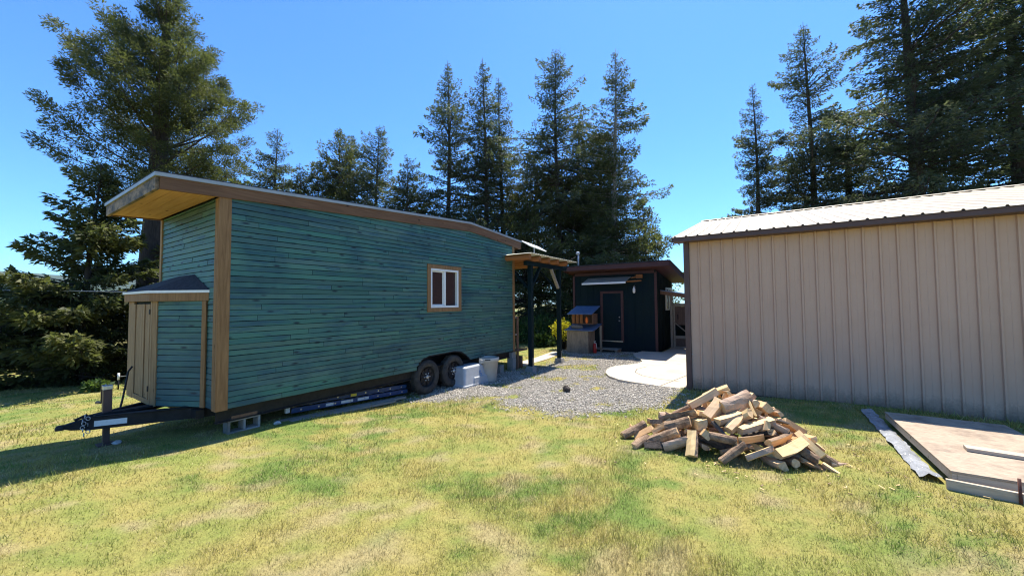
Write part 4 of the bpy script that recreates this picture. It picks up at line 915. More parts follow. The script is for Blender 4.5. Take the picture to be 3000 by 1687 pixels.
# ------------------------------------------------------------------ firewood
def log_mesh(p, q, r, kind, seed, sticky=False):
    rr = random.Random(seed); p, q = Vector(p), Vector(q); d = (q - p).normalized(); L = (q - p).length
    nring = 6
    if kind in 'B': n = 11; prof = [(math.cos(2 * math.pi * i / n) * rr.uniform(.9, 1.08), math.sin(2 * math.pi * i / n) * rr.uniform(.88, 1.05)) for i in range(n)]; barkf = [True] * n
    else:
        ty = rr.random()
        if ty < .5:     # quarter wedge: point, two split faces, a bark arc
            arc = 6; prof = [(-.85 + rr.uniform(-.1, .1), -.55)]; a0, a1 = math.radians(-35), math.radians(75)
            prof += [(-.75 + 1.75 * math.cos(a0 + (a1 - a0) * i / arc), -.5 + 1.6 * math.sin(a0 + (a1 - a0) * i / arc)) for i in range(arc + 1)]
            barkf = [False] + [True] * arc + [False]
        elif ty < .78:  # half round
            arc = 7; prof = [(math.cos(math.pi * i / arc), -.35 + 1.05 * math.sin(math.pi * i / arc)) for i in range(arc + 1)]; barkf = [True] * arc + [False]
        else:           # squarish split with ragged faces
            prof = [(-.95, -.7), (.1, -.85), (.95, -.6), (.85, .6), (.1, .8), (-.8, .7)]; prof = [(a * rr.uniform(.85, 1.1), b * rr.uniform(.85, 1.1)) for a, b in prof]; barkf = [False, False, True, False, False, False]
    n = len(prof); rot = rr.uniform(0, 6.28) if kind != 'P' else rr.uniform(2.0, 4.4)
    # local frame with the log along x so the grain runs along it
    vs = []; ph = [rr.uniform(0, 6.28) for _ in range(4)]; tw = rr.uniform(-.25, .25); bow = rr.uniform(-.05, .05)
    for i in range(nring):
        t = i / (nring - 1); k = 1 + .05 * math.sin(5 * t + ph[0]); bx = bow * math.sin(math.pi * t) * L
        for j, (a, b) in enumerate(prof):
            kk = k * (1 + .045 * math.sin(9 * t + j * 2.1 + ph[1])); an = rot + tw * t
            x = t * L + (rr.uniform(-.012, .012) if i in (0, nring - 1) else 0)
            vs.append((x, r * kk * (a * math.cos(an) - b * math.sin(an)) + bx, r * kk * (a * math.sin(an) + b * math.cos(an))))
    fs = []; mi = []
    for i in range(nring - 1):
        for j in range(n): fs.append((i * n + j, i * n + (j + 1) % n, (i + 1) * n + (j + 1) % n, (i + 1) * n + j)); mi.append(0 if barkf[j] else 1)
    fs += [list(range(n))[::-1], [(nring - 1) * n + j for j in range(n)]]; mi += [2, 2]
    me = bpy.data.meshes.new('firewood_log'); me.from_pydata(vs, [], fs)
    for m in (M['bark_dark'] if kind == 'D' else M['bark_pink'] if kind in 'PK' else M['bark'], {'P': M['split_pale'], 'K': M['split_pink'], 'R': M['split_red'], 'B': M['split_red'], 'D': M['bark_dark']}[kind], M['endgrain'] if kind != 'D' else M['bark']): me.materials.append(m)
    me.polygons.foreach_set('material_index', mi); me.update()
    o = bpy.data.objects.new('firewood_log', me); COL.objects.link(o)
    up = Vector((0, 0, 1)); sd = up.cross(d); sd = sd.normalized() if sd.length > .01 else Vector((0, 1, 0)); u2 = d.cross(sd)
    o.matrix_world = Matrix(((d.x, sd.x, u2.x, p.x), (d.y, sd.y, u2.y, p.y), (d.z, sd.z, u2.z, p.z), (0, 0, 0, 1)))
    return o
INTO = Vector((-.45, .85, -.18)).normalized()
LOGS = [
(-.87,5.88,.54,-.54,6.05,.76,.057,'K',0,'pinkish round log slanting across the very peak of the woodpile'),
(-.49,6.0,.74,-.31,5.97,.70,.063,'R',1,'reddish-ended log right behind the peak of the woodpile'),
(-.45,5.79,.56,-.14,6.06,.69,.087,'P',0,'thick pale yellow split log lying flat near the top of the woodpile'),
(-.14,6.06,.69,-.04,5.93,.59,.064,'K',1,'pinkish block leaning right of the thick pale top log'),
(-.04,5.99,.62,.11,6.03,.56,.078,'K',1,'square-ended log at the right shoulder of the woodpile'),
(.12,6.05,.56,.23,6.05,.50,.039,'R',1,'small reddish log behind the right shoulder of the woodpile'),
(.13,5.88,.49,.26,5.93,.45,.038,'D',0,'grey weathered stick below the right shoulder of the woodpile'),
(.22,5.94,.48,.35,5.96,.41,.051,'R',0,'smooth reddish split log at the right edge, halfway up the woodpile'),
(-.64,5.67,.45,-.49,5.89,.65,.080,'K',0,'pinkish split log standing steeply just below the peak'),
(-1.18,5.74,.32,-.76,5.74,.48,.064,'R',0,'long reddish split log along the upper left slope of the woodpile'),
(-1.32,5.59,.15,-1.08,5.69,.34,.053,'R',0,'short reddish log on the left slope above the front bark log'),
(-1.15,5.62,.25,-.83,5.64,.38,.082,'B',0,'yellow-brown bark log lying mid left, under the long reddish one'),
(-.78,5.55,.32,-.62,5.62,.41,.082,'P',1,'wedge-shaped log end facing out at the middle of the left half'),
(-.78,5.79,.51,-.66,5.67,.45,.044,'P',1,'narrow pale log end just under the peak log'),
(-.51,5.61,.42,-.34,5.68,.48,.066,'P',0,'bright pale split face at the centre of the woodpile'),
(-.38,5.55,.36,-.25,5.73,.50,.069,'K',0,'pale pink log with a ragged end standing at the centre of the pile'),
(-.25,5.57,.37,.10,5.85,.48,.065,'P',0,'long pale split log rising to the right across the middle'),
(.09,5.79,.45,.25,5.78,.38,.044,'P',0,'thin pale split log on the right slope under the grey stick'),
(-.57,5.62,.42,-.37,5.46,.27,.031,'D',0,'grey splintered stick running down the centre front'),
(-1.34,5.48,.05,-.96,5.52,.25,.085,'B',0,'big bark-covered round log low at the front left'),
(-1.48,5.23,.03,-1.35,5.52,.10,.067,'R',0,'reddish split log on the grass at the front left corner'),
(-1.72,5.53,.05,-1.48,5.81,.19,.067,'B',0,'rough bark log at the far left tip of the woodpile'),
(-1.58,5.61,.03,-1.33,5.66,.19,.058,'R',0,'dark red split log just inside the far left bark log'),
(-1.11,5.36,.05,-.86,5.39,.16,.060,'P',0,'pale blocky log low at the front, right of the big bark log'),
(-.77,5.26,.05,-.77,5.45,.27,.073,'P',0,'flat pale slab standing upright on the grass at the front'),
(-.71,5.43,.23,-.55,5.52,.33,.076,'R',1,'reddish block behind the upright pale slab'),
(-.70,5.33,.11,-.57,5.41,.22,.062,'D',1,'dark log in shadow right of the upright pale slab'),
(-.44,5.26,.06,-.20,5.45,.25,.056,'B',0,'slim bark log sticking out at the front centre onto the grass'),
(-.19,5.37,.12,.09,5.52,.24,.055,'P',0,'pale log with a bark edge lying along the front right foot'),
(-.27,5.47,.28,-.06,5.54,.32,.053,'R',0,'short reddish log above the front right foot of the pile'),
(-.55,5.46,.28,-.28,5.45,.27,.061,'R',0,'brownish red log end low in the centre of the pile'),
(.05,5.54,.29,.25,5.74,.35,.059,'R',0,'reddish log mid right, behind the big pale one'),
(.11,5.45,.20,.37,5.74,.32,.074,'P',0,'big pale curved log at the right front of the woodpile'),
(.08,5.40,.10,.22,5.42,.10,.066,'K',1,'dark square block tipped on the grass at the right front'),
(.35,5.88,.38,.58,5.74,.19,.049,'P',0,'long pale log sliding down the right side of the woodpile'),
(.32,5.67,.25,.52,5.62,.15,.060,'B',0,'bark log under the long pale one on the right side'),
(.36,5.57,.15,.57,5.60,.07,.050,'R',0,'dark red log on the grass at the right front edge'),
(.23,5.50,.12,.33,5.52,.12,.060,'B',1,'round bark log end peeping out below the big pale curved log'),
(.55,5.66,.12,.74,5.58,.03,.031,'P',0,'thin pale stick pointing out to the lower right'),
(.44,5.91,.34,.52,5.84,.27,.049,'R',1,'small reddish log at the back right of the pile'),
(.52,5.76,.20,.68,5.80,.10,.060,'B',0,'dark barky log near the right tip of the pile'),
(.64,5.79,.08,.79,5.86,.06,.041,'P',0,'small pale squared piece at the far right tip'),
(-1.39,5.81,.24,-1.21,5.72,.29,.035,'D',0,'dark crooked piece on top of the left tip'),
(-1.78,6.09,.04,-1.67,5.94,.05,.024,'R',0,'small chip of wood lying apart on the grass at the left'),
(-1.36,5.31,.05,-1.11,5.37,.07,.054,'D',0,'blackish log on the ground under the front left bark log'),
(-.17,6.0,.70,-.08,5.79,.53,.018,'P',0,'thin pale stick leaning near the top of the woodpile'),
(.50,5.91,.28,.60,5.90,.20,.021,'P',0,'tiny pale splinter at the back right of the pile'),
(-1.08,5.80,.40,-.87,5.86,.52,.034,'R',0,'slim reddish log behind the upper left slope')]
for i, (x1, y1, z1, x2, y2, z2, r, k, e, lab) in enumerate(LOGS):
    p, q = Vector((x1, y1, z1 - .01)), Vector((x2, y2, z2 - .01))
    if e: m = (p + q) / 2; p, q = m - INTO * .04, m + INTO * .33; r *= 1.0
    elif (q - p).length < .30 and r > .04:
        d = (q - p).normalized(); ext = .34 - (q - p).length; far_ = q if q.y > p.y else p
        if far_ is q: q = q + (d + INTO * .8).normalized() * ext
        else: p = p + (-d + INTO * .8).normalized() * ext
    tag(log_mesh(p, q, r * .88, k, 100 + i), lab, 'firewood log', 'split firewood in the woodpile')
rf_ = random.Random(12)
for i in range(92):
    a = rf_.uniform(0, 6.28); rad = math.sqrt(rf_.random()) * .8; cx, cy = -.42 + 1.2 * rad * math.cos(a), 6.12 + .72 * rad * math.sin(a)
    top = .86 * (1 - rad) ** .85 - .10; cz = max(.05, rf_.uniform(.5, 1.08) * top); dr_ = Vector((rf_.uniform(-1, 1), rf_.uniform(-.7, .7), rf_.uniform(-.25, .25))).normalized()
    c = Vector((cx, cy, cz)); tag(log_mesh(c - dr_ * .18, c + dr_ * .18, rf_.uniform(.036, .060), rf_.choice('PRKRBPKD'), 300 + i), 'split log mostly buried under other logs inside the woodpile', 'firewood log', 'split firewood in the woodpile')

cm = MB(); rc = random.Random(21)
for i in range(150):
    a = rc.uniform(0, 6.28); d = rc.uniform(.75, 1.35) if rc.random() < .85 else rc.uniform(1.3, 2.0); x, y = -.45 + 1.35 * d * math.cos(a), 5.95 + .9 * d * math.sin(a)
    if y > 9: continue
    L_ = rc.uniform(.015, .055); t_ = rc.uniform(0, 6.28); z = g1(x, y) + rc.uniform(.012, .03); dv = Vector((math.cos(t_), math.sin(t_), rc.uniform(-.2, .3))) * L_ / 2
    cm.beam(Vector((x, y, z)) - dv, Vector((x, y, z)) + dv, rc.uniform(.005, .014), rc.uniform(.004, .008), (0, 0, 1), rc.choice((0, 0, 1)))
tag(cm.build('wood_chips', [M['split_pale'], M['bark']]), 'loose splinters and bark chips in the grass round the woodpile', 'wood chips', kind='stuff')
# ------------------------------------------------------------------ trees
def conifer(name, label, x, y, z0, Ht, R, seed, mat_='fir', cb=.10, pe=.85, leaf=.30, dens=1.0, droop=.18, tr=None, group=None, trunk='trunk', lump=.25, wh=.42, up=.0, lean=(0, 0), cat='conifer', blunt=0.0, flat=.28, tipw=.03, clump=0.0, bias=0.0):
    rng = np.random.default_rng(seed)
    t_ = thing(name, label, cat, (x, y, z0), group)
    tr = tr or Ht * .013
    def axis(h): f = h / Ht; return np.stack([x + lean[0] * f * f + .12 * np.sin(f * 5 + seed), y + lean[1] * f * f + .12 * np.cos(f * 4 + seed), z0 + h], -1)
    tb = MB(); hs = np.linspace(-.3, Ht, 14); pts = axis(hs); tb.tube([tuple(p) for p in pts], [max(.012, tr * (1.25 - .1 * i if i < 2 else 1) * (1 - max(0, h) / Ht) ** .8) for i, h in enumerate(hs)], 9); tb.build('trunk', M[trunk], t_)
    # branches
    h = []; z = cb * Ht
    while z < Ht * .985:
        f = (z - cb * Ht) / (Ht * (1 - cb)); nb_ = int(rng.integers(4, 8)); h += list(z + rng.uniform(-.2, .2, nb_)); z += wh * (1 - .55 * f)
    h = np.clip(np.array(h), cb * Ht * .9, Ht * .99); nbz = len(h); f = np.clip((h - cb * Ht) / (Ht * (1 - cb)), 0, 1)
    az = rng.random(nbz) * 2 * np.pi
    prof = (1 - f) ** pe * np.minimum(1, .55 + f * 3.5); 
    if blunt: prof = prof * (1 - blunt) + blunt * np.sqrt(np.clip(1 - (f * 1.02) ** 2, 0, 1)) * np.minimum(1, .6 + f * 2)
    lumpy = 1 + lump * 2 * (vnoise(az * 1.1 + seed, f * 9, seed) - .5) * 1.6
    L = np.maximum(.22, R * prof * lumpy * rng.uniform(.62, 1.12, nbz) * (1 + bias * (1 - f) * np.cos(az - 3.7)))
    e0 = -.12 + .75 * f + up + rng.normal(0, .12, nbz)
    base = axis(h)
    def pos(i, s):
        o = L[i] * s * np.cos(e0[i]); zz = L[i] * (s * np.sin(e0[i]) - droop * s ** 2 + .16 * s ** 4)
        return base[i] + np.stack([np.cos(az[i]) * o, np.sin(az[i]) * o, zz], -1)
    # limbs as thin three-sided tapering tubes
    ii = np.arange(nbz); ss = [0, .35, .7, .97]; rings = []
    for s in ss:
        c = pos(ii, np.full(nbz, s)); w = np.maximum(.008, (.012 + .012 * L) * (1 - s * .85))
        lat = np.stack([-np.sin(az), np.cos(az), 0 * az], -1); upv = np.array((0, 0, 1.))
        rings.append(np.stack([c + lat * w[:, None], c - lat * w[:, None] * .5 + upv * w[:, None] * .87, c - lat * w[:, None] * .5 - upv * w[:, None] * .87], 1))
    Vl = np.stack(rings, 1).reshape(-1, 3); q0 = (np.arange(nbz) * 12)[:, None, None, None] + (np.arange(3) * 3)[None, :, None, None]
    qq = np.array([[k, (k + 1) % 3, 3 + (k + 1) % 3, 3 + k] for k in range(3)])[None, None]
    Fl = (q0 + qq).reshape(-1, 4)
    # sprays of needles
    cnt = np.maximum(5, (dens * 26 * (L / leaf) ** 1.25 * .55)).astype(int); I = np.repeat(np.arange(nbz), cnt); n = len(I)
    s = 1 - (1 - .12) * rng.random(n) ** 1.35; s = np.clip(s, .1, 1.0)
    side = rng.choice((-1, 1), n); wid = L[I] * flat * (1.12 - s) ** .7 * rng.random(n) ** .8 + tipw * rng.random(n)
    P = pos(I, s); lat = np.stack([-np.sin(az[I]), np.cos(az[I]), 0 * s], -1) * side[:, None]; out = np.stack([np.cos(az[I]), np.sin(az[I]), 0 * s], -1)
    P = P + lat * wid[:, None] - out * (wid * .3)[:, None]; P[:, 2] += -np.abs(rng.normal(0, .10, n)) * np.minimum(1, L[I]) - wid * .18 + rng.normal(0, .03, n)
    D = out * rng.uniform(.35, 1.0, n)[:, None] + lat * rng.uniform(.1, .9, n)[:, None]; D += rng.normal(0, .28, (n, 3)); D[:, 2] += rng.uniform(-.45, .35, n) + up * .6
    D /= np.linalg.norm(D, axis=1)[:, None]
    ln = leaf * rng.uniform(.55, 1.35, n) * np.minimum(1, .5 + L[I] / R); nrm = np.stack([rng.normal(0, .85, n), rng.normal(0, .85, n), np.ones(n)], -1)
    sd = np.cross(D, nrm); sd /= np.linalg.norm(sd, axis=1)[:, None] + 1e-9; w = ln * rng.uniform(.13, .24, n)
    mid = P + D * (ln * .45)[:, None]
    Vf = np.stack([P, mid + sd * w[:, None], P + D * ln[:, None], mid - sd * w[:, None]], 1).reshape(-1, 4, 3); Vf[:, 2, 2] -= ln * .12
    Vf = Vf.reshape(-1, 3); Ff = np.arange(n * 4).reshape(-1, 4)
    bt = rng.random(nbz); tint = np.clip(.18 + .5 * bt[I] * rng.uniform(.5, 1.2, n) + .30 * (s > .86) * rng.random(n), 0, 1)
    if clump:                                                  # rounded clumps of short sprays instead of flat fans
        nc = np.maximum(2, (L * clump * 3.2)).astype(int); J = np.repeat(np.arange(nbz), nc); m = len(J)
        cs = .22 + .80 * rng.random(m) ** .75; sg = rng.choice((-1, 1), m); lw = L[J] * .42 * np.clip(1.15 - cs, .05, 1) * rng.random(m) + .05
        Cc = pos(J, cs) + np.stack([-np.sin(az[J]), np.cos(az[J]), 0 * cs], -1) * (sg * lw)[:, None]
        ctint = rng.random(m); crad = rng.uniform(.16, .40, m) * np.minimum(1, .35 + L[J] / R)
        per = np.maximum(10, 60 * dens * (crad / .3) ** 2).astype(int); Q = np.repeat(np.arange(m), per); n = len(Q)
        gsn = rng.normal(0, 1, (n, 3)); gsn /= np.linalg.norm(gsn, axis=1)[:, None]; rad_ = crad[Q] * rng.random(n) ** .5
        P = Cc[Q] + gsn * rad_[:, None] * np.array((1, 1, .72)); P[:, 2] -= .1 * rad_
        ob = np.stack([np.cos(az[J[Q]]), np.sin(az[J[Q]]), np.full(n, .35)], -1)
        D = gsn * .7 + ob * .5 + rng.normal(0, .4, (n, 3)); D /= np.linalg.norm(D, axis=1)[:, None]
        nrm = rng.normal(0, 1, (n, 3)); nrm[:, 2] += .8; sd = np.cross(D, nrm); sd /= np.linalg.norm(sd, axis=1)[:, None] + 1e-9
        ln = leaf * rng.uniform(.6, 1.4, n); w = ln * rng.uniform(.12, .2, n); mid = P + D * (ln * .45)[:, None]
        Vf = np.stack([P, mid + sd * w[:, None], P + D * ln[:, None], mid - sd * w[:, None]], 1).reshape(-1, 3); Ff = np.arange(n * 4).reshape(-1, 4)
        tint = np.clip(.10 + .62 * ctint[Q] * rng.uniform(.6, 1.2, n) + .22 * rng.random(n) * (rad_ > crad[Q] * .75), 0, 1)
    V_ = np.concatenate([Vl, Vf]); F_ = np.concatenate([Fl, Ff + len(Vl)]); mi = np.concatenate([np.ones(len(Fl)), np.zeros(n)])
    raw('crown', V_, F_, [M[mat_], M[trunk]], t_, mi, [('tint', 'FLOAT', 'FACE', np.concatenate([np.zeros(len(Fl)), tint]))], org=(x, y, z0))
    return t_
G1, G2, G3 = 'conifers in the dark clump left of the tiny house', 'tall firs behind the tiny house and cabin', 'conifers behind the tan workshop'
conifer('redwood_tree', 'huge broad-crowned conifer towering over the front end of the tiny house', -20.5, 4.44, -.95, 17.3, 4.7, 5, 'redwood', bias=.16, cb=.40, pe=1.15, clump=1.7, leaf=.10, dens=1.9, droop=-.06, tr=.52, up=.42, lump=.2, blunt=.12, wh=.36, lean=(.6, .5), flat=.42)
conifer('fir_tree', 'drooping fir under the left limbs of the huge conifer, its boughs below the roof tip', -18.6, 2.7, -.8, 7.6, 2.9, 2, 'redwood', cb=.06, pe=.7, leaf=0.19, dens=1.36, droop=.22, group=G1, tr=.14, up=.12)
conifer('fir_tree', 'low dark fir at the left edge of the photo, its foot in the lawn edge', -20.2, .9, -.8, 2.5, 1.9, 3, 'fir_shaded', cb=.02, pe=.5, leaf=0.16, dens=1.52, droop=.2, group=G1, tr=.1, blunt=.4)
conifer('fir_tree', 'dark bushy fir with sunlit tips, second from the left edge', -19.0, 2.1, -.8, 3.3, 2.2, 4, 'fir_shaded', cb=.02, pe=.55, leaf=0.16, dens=1.52, droop=.2, group=G1, tr=.1, blunt=.3)
conifer('fir_tree', 'dark low fir hiding the base of the huge trunk, beside the front cabinet', -18.2, 4.1, -.8, 3.5, 2.1, 5, 'fir_shaded', cb=.02, pe=.5, leaf=0.16, dens=1.44, droop=.2, group=G1, tr=.1, blunt=.4)
conifer('fir_tree', 'shaded fir filling in behind the dark clump left of the trailer', -21.5, 2.8, -1.1, 3.0, 2.3, 6, 'fir_shaded', cb=.02, pe=.5, leaf=0.19, dens=1.20, group=G1, tr=.12, blunt=.4)
conifer('scrub_tree', 'pale grey-green tree at the extreme left edge in the field beyond the clump', -31.0, .6, -3.0, 5.6, 2.2, 7, 'scrub', cb=.1, pe=.4, leaf=.28, dens=1.3, tr=.1, blunt=.7, cat='tree')
conifer('scrub_tree', 'smaller pale bush behind the left dark clump, under the far hills', -33.0, 3.5, -3.4, 5.0, 2.0, 8, 'scrub', cb=.1, pe=.4, leaf=.28, dens=1.2, tr=.1, blunt=.7, cat='tree')
conifer('fir_tree', 'olive bushy conifer rising right of the huge one, above the fascia', -19.9, 7.1, -.7, 8.2, 2.6, 9, 'redwood', clump=1.2, cb=.1, pe=.6, leaf=0.20, dens=1.20, up=.25, blunt=.4, tr=.15)
ROW = [
('lone mid-height fir standing between the huge conifer and the gap of sky', -28.2, 12.54, 14.9, 5.26, 'fir_blue', .05, .75),
('short fir half hidden left of the lone mid-height fir', -28.4, 10.7, 10.6, 3.90, 'fir', .05, .75),
('small pointed fir at the right shoulder of the lone mid-height one', -26.7, 13.54, 12.4, 3.31, 'fir', .05, .75),
('low rounded olive fir just right of the sky gap', -27.5, 15.37, 13.3, 3.71, 'redwood', .05, .6),
('twin-topped fir, left top of the pair over the middle of the roof', -26.1, 16.3, 15.7, 4.88, 'redwood', .05, .7),
('twin-topped fir, right top of the pair over the middle of the roof', -27.3, 17.9, 16.2, 4.29, 'fir', .05, .7),
('narrow-topped spreading fir right of the twin tops', -23.9, 17.8, 16.1, 5.07, 'fir_blue', .05, .7),
('low fir filling in before the first very tall fir', -21.3, 18.3, 13.2, 5.07, 'fir', .05, .6),
('very tall open fir, leftmost of the tall row over the roof break', -19.45, 20.71, 21.0, 4.91, 'fir_blue', .1, .72),
('very tall slim fir with a bare dark stem, second of the tall row', -17.1, 22.27, 21.2, 3.65, 'fir_blue', .15, .72),
('tall fir close behind the second of the tall row, a little lower', -17.2, 24.59, 20.9, 4.21, 'fir', .1, .75),
('tall fir with twin dark stems over the pergola', -12.0, 24.4, 20.9, 4.77, 'fir_blue', .42, .62),
('shorter fir tucked right of the twin-stemmed one', -11.3, 26.6, 16.5, 5.07, 'fir', .1, .7),
('tallest spire-like fir with a pale stem over the cabin roof', -7.87, 24.76, 19.8, 4.07, 'fir', .18, .8),
('mid-height fir left of the pale-stemmed spire', -9.9, 27.0, 15.5, 4.88, 'fir', .05, .7),
('low bushy fir at the right end of the row over the cabin roof', -6.6, 26.6, 9.6, 2.5, 'redwood', .03, .6),
('broad dense fir filling between the tall row and the twin-stemmed fir', -15.0, 26.5, 14.6, 6.44, 'redwood', .05, .65),
('dense low fir behind the cabin mast', -11.0, 25.0, 9.0, 5.65, 'redwood', .03, .5),
('dense low fir seen through the pergola posts', -14.2, 23.4, 9.5, 5.85, 'redwood', .03, .5),
('dark low fir left of the pergola, rising behind the rear roof end', -17.0, 21.0, 8.8, 5.46, 'fir', .03, .5),
('dense fir at the right of the pale-stemmed spire, half its height', -8.6, 25.4, 13.2, 5.26, 'redwood', .05, .6)]
for i, (lab, x, y, Ht, R, mt, cb, pe) in enumerate(ROW):
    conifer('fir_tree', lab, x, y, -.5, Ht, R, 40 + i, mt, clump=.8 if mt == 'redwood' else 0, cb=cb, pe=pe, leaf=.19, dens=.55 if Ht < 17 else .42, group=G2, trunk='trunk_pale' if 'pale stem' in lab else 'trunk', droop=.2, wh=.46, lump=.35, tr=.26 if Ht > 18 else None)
RIGHT = [
('slender pointed fir at the left end of the group over the workshop roof', 0, 28.75, 16.4, 3.6, 'fir_blue', .04, .8, .34),
('taller pointed fir, second from left over the workshop roof', 2.88, 29.45, 19.8, 5.0, 'fir_blue', .06, .75, .36),
('huge dark fir leaving the top of the photo over the workshop roof', 7.17, 28.69, 24.5, 5.6, 'fir_blue', .16, .6, .42),
('low fir between the second and the huge fir over the workshop', 5.2, 32.6, 14.8, 3.3, 'fir', .05, .6, .4),
('huge spreading fir at the right edge of the photo', 11.43, 30.3, 23.0, 5.0, 'fir_blue', .16, .55, .42),
('mid-height fir behind the two huge ones on the right', 9.6, 35.0, 16.0, 3.6, 'fir', .05, .6, .42),
('tall fir at the right edge behind the spreading one', 14.8, 36.1, 18.2, 4.0, 'fir', .05, .6, .45)]
for i, (lab, x, y, Ht, R, mt, cb, pe, lf) in enumerate(RIGHT):
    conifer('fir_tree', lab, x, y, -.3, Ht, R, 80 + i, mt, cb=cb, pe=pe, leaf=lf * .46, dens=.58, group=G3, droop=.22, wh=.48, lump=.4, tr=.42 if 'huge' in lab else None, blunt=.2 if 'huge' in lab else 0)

# shrubs and planter
def bush(name, label, cat, x, y, z0, Ht, R, n, seed, mt, leaf, pot=None, stems=5, par=None):
    rng = np.random.default_rng(seed); t_ = thing(name, label, cat, (x, y, z0))
    tb = MB()
    for k in range(stems):
        a = rng.random() * 6.28; tb.tube([(x, y, z0), (x + R * .35 * math.cos(a), y + R * .35 * math.sin(a), z0 + Ht * .45), (x + R * .7 * math.cos(a), y + R * .7 * math.sin(a), z0 + Ht * .85)], [.014, .01, .004], 5)
    tb.build('stem', M['trunk'], t_)
    c = rng.normal(0, 1, (n, 3)); c /= np.linalg.norm(c, axis=1)[:, None]; rad = rng.random(n) ** .4
    k = 1 + .35 * (vnoise(np.arctan2(c[:, 1], c[:, 0]) * 1.6, c[:, 2] * 3, seed) - .5) * 2
    P = np.stack([x + c[:, 0] * R * rad * k, y + c[:, 1] * R * rad * k, z0 + Ht * .5 + c[:, 2] * Ht * .5 * rad * k], -1); P[:, 2] = np.maximum(P[:, 2], z0 + .02)
    D = c * .6 + rng.normal(0, .5, (n, 3)); D[:, 2] += .3; D /= np.linalg.norm(D, axis=1)[:, None]; nr = rng.normal(0, 1, (n, 3)); sd = np.cross(D, nr); sd /= np.linalg.norm(sd, axis=1)[:, None]
    ln = leaf * rng.uniform(.6, 1.4, n); w = ln * .28; mid = P + D * (ln * .5)[:, None]
    V_ = np.stack([P, mid + sd * w[:, None], P + D * ln[:, None], mid - sd * w[:, None]], 1).reshape(-1, 3)
    raw('foliage', V_, np.arange(n * 4).reshape(-1, 4), M[mt], t_, None, [('tint', 'FLOAT', 'FACE', rng.random(n))], org=(x, y, z0)); return t_
sh_ = [(-10.4, 18.4, 1.5, 1.4), (-12.2, 17.6, 1.4, 1.3), (-9.2, 19.4, 1.3, 1.2), (-13.8, 18.2, 1.6, 1.4)]
for i, (x, y, h_, r_) in enumerate(sh_):
    bush('shrub', ('dark green shrub seen right between the two pergola posts', 'dark green shrub just left of the near pergola post', 'dark green shrub behind the far pergola post', 'dark green shrub peeping past the rear corner of the tiny house')[i], 'shrub', x, y, g1(x, y), h_, r_, 3200, 200 + i, 'shrub', .12)
bush('grass_clump', 'bright green tall grass clump at the foot of the shrubs by the far pergola post', 'grass clump', -9.3, 17.0, g1(-9.3, 17), .55, .45, 900, 210, 'shrub', .22)
pt = MB(); px_, py__ = -7.64, 15.72; pz = g1(px_, py__)
pt.lathe([(.0, .0), (.19, .0), (.24, .42), (.255, .42), (.255, .46), (.225, .46), (.22, .40), (.0, .38)], (px_, py__, pz), 'z', 20)
tag(pt.build('plant_pot', M['black']), 'black plastic pot behind the far pergola post holding the yellow shrub', 'pot')
bush('yellow_shrub', 'bright yellow-leaved shrub growing in the black pot by the potting bench', 'shrub', px_, py__, pz + .38, .95, .46, 1500, 220, 'yellow_bush', .09)
pt = MB(); pt.lathe([(.0, .0), (.14, .0), (.18, .45), (.19, .45), (.19, .48), (.0, .44)], (-6.98, 15.15, g1(-7, 15.1)), 'z', 18); tag(pt.build('plant_pot', M['black']), 'empty black pot squeezed between the yellow shrub and the potting bench', 'pot')
# stake, low rail, overhead line on the left
ST = thing('standpipe', 'thin white-topped standpipe at the lawn edge beyond the trailer tongue', 'standpipe', (-16.1, 2.95, -.5))
q = MB(); q.tube([(-16.1, 2.95, -.55), (-16.1, 2.95, -.22)], .02, 8); q.build('pipe', M['black'], ST)
q = MB(); q.tube([(-16.1, 2.95, -.22), (-16.1, 2.95, -.02)], .028, 8); q.build('cap', M['white'], ST)
q = MB(); q.tube([(-16.1, 2.95, -.13), (-15.95, 3.5, -.10)], .012, 6); q.build('arm', M['steel'], ST)
for i, (x, y, h_) in enumerate(((-16.4, 2.55, .25), (-15.9, 3.4, .28))):
    bush('grass_clump', ('tall green weed clump left of the white-topped standpipe', 'tall green weed clump right of the white-topped standpipe')[i], 'grass clump', x, y, g1(x, y), h_, .25, 260, 230 + i, 'shrub', .14)
q = MB(); q.tube([(-30, -6.5, 3.0), (-24, -2.5, 2.62), (-19.45, .35, 2.50), (-15.4, 3.0, 2.40), (-12.5, 4.9, 2.38), (-9.28, 7.0, 2.5)], .011, 6); tag(q.build('overhead_cable', M['steel']), 'thin overhead cable strung from the left edge to behind the front cabinet', 'cable')

# ------------------------------------------------------------------ air
hz = MB(); hz.box(-4600, -4600, -30, 4600, 4600, 240)
hm = bpy.data.materials.new('thin_air'); hm.use_nodes = True; hn = hm.node_tree; hn.nodes.remove(hn.nodes['Principled BSDF'])
pv = hn.nodes.new('ShaderNodeVolumePrincipled'); pv.inputs['Color'].default_value = (.70, .82, 1, 1); pv.inputs['Density'].default_value = .00006; pv.inputs['Anisotropy'].default_value = .2
hn.links.new(pv.outputs[0], hn.nodes['Material Output'].inputs['Volume'])
hz.build('haze', hm)['kind'] = 'stuff'
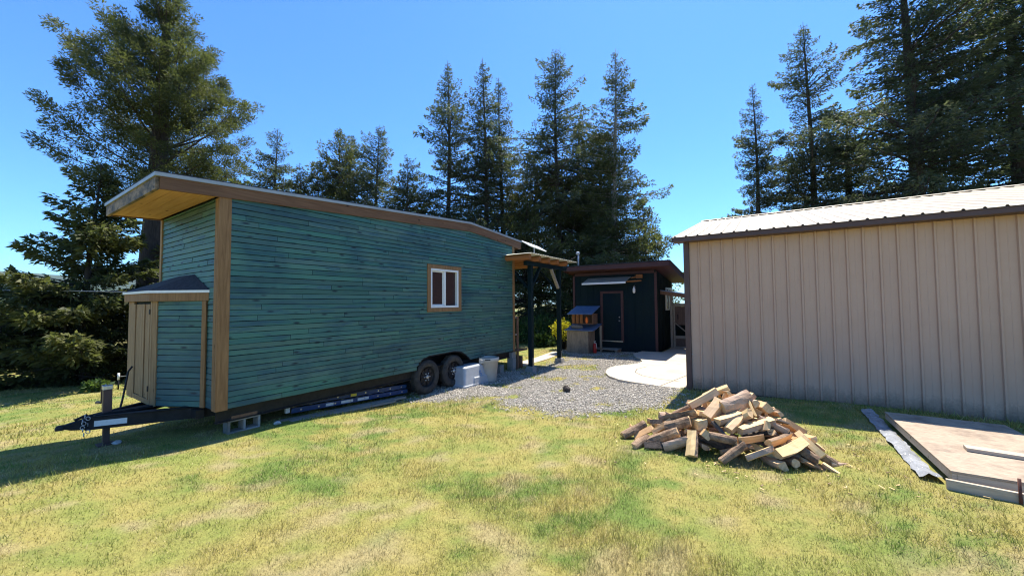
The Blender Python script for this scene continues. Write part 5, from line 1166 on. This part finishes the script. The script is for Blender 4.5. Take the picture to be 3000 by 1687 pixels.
# ------------------------------------------------------------------ light, sky, camera
sd_ = Vector((-.03, .47, 1.0)).normalized(); EL = math.asin(sd_.z); AZ = math.atan2(sd_.x, sd_.y)
sl = bpy.data.lights.new('sun', 'SUN'); sl.energy = 5.0; sl.angle = math.radians(.53); sl.color = (1, .935, .83)
so2 = bpy.data.objects.new('sun', sl); COL.objects.link(so2); so2.rotation_euler = sd_.to_track_quat('Z', 'Y').to_euler()
W = bpy.data.worlds.new('World'); S.world = W; W.use_nodes = True; nt = W.node_tree; bg = nt.nodes['Background']
sk = N(nt, 'ShaderNodeTexSky', sky_type='NISHITA'); sk.sun_disc = False; sk.sun_elevation = EL; sk.sun_rotation = AZ
sk.altitude = 300; sk.air_density = 1.0; sk.dust_density = .3; sk.ozone_density = 2.0
nt.links.new(mix(nt, 1.0, sk.outputs[0], (.36, .655, .97), 'MULTIPLY'), bg.inputs['Color']); bg.inputs['Strength'].default_value = .135
cam = bpy.data.cameras.new('camera'); co = bpy.data.objects.new('camera', cam); COL.objects.link(co); S.camera = co
cam.sensor_width = 36; cam.sensor_fit = 'HORIZONTAL'; cam.lens = 36 * 1098 / 3000; cam.clip_start = .05; cam.clip_end = 12000
P_, R_, TH_ = .0388, -.0078, .5831
def w_(X, Y, Z_): return Vector((X * math.cos(TH_) - Y * math.sin(TH_), X * math.sin(TH_) + Y * math.cos(TH_), Z_))
cp_, sp_, cr_, sr_ = math.cos(P_), math.sin(P_), math.cos(R_), math.sin(R_)
fw = w_(0, cp_, sp_); rt_ = w_(cr_, -sr_ * sp_, sr_ * cp_); up_ = w_(-sr_, -cr_ * sp_, cr_ * cp_)
co.matrix_world = Matrix(((rt_.x, up_.x, -fw.x, 0), (rt_.y, up_.y, -fw.y, 0), (rt_.z, up_.z, -fw.z, 2.0), (0, 0, 0, 1)))
S.view_settings.view_transform = 'Standard'; S.view_settings.look = 'None'; S.view_settings.exposure = 1.08; S.view_settings.gamma = 1
S.cycles.use_denoising = True; S.cycles.filter_width = 1.15; S.cycles.volume_bounces = 0; S.cycles.max_bounces = 6; S.cycles.diffuse_bounces = 3; S.cycles.transparent_max_bounces = 4
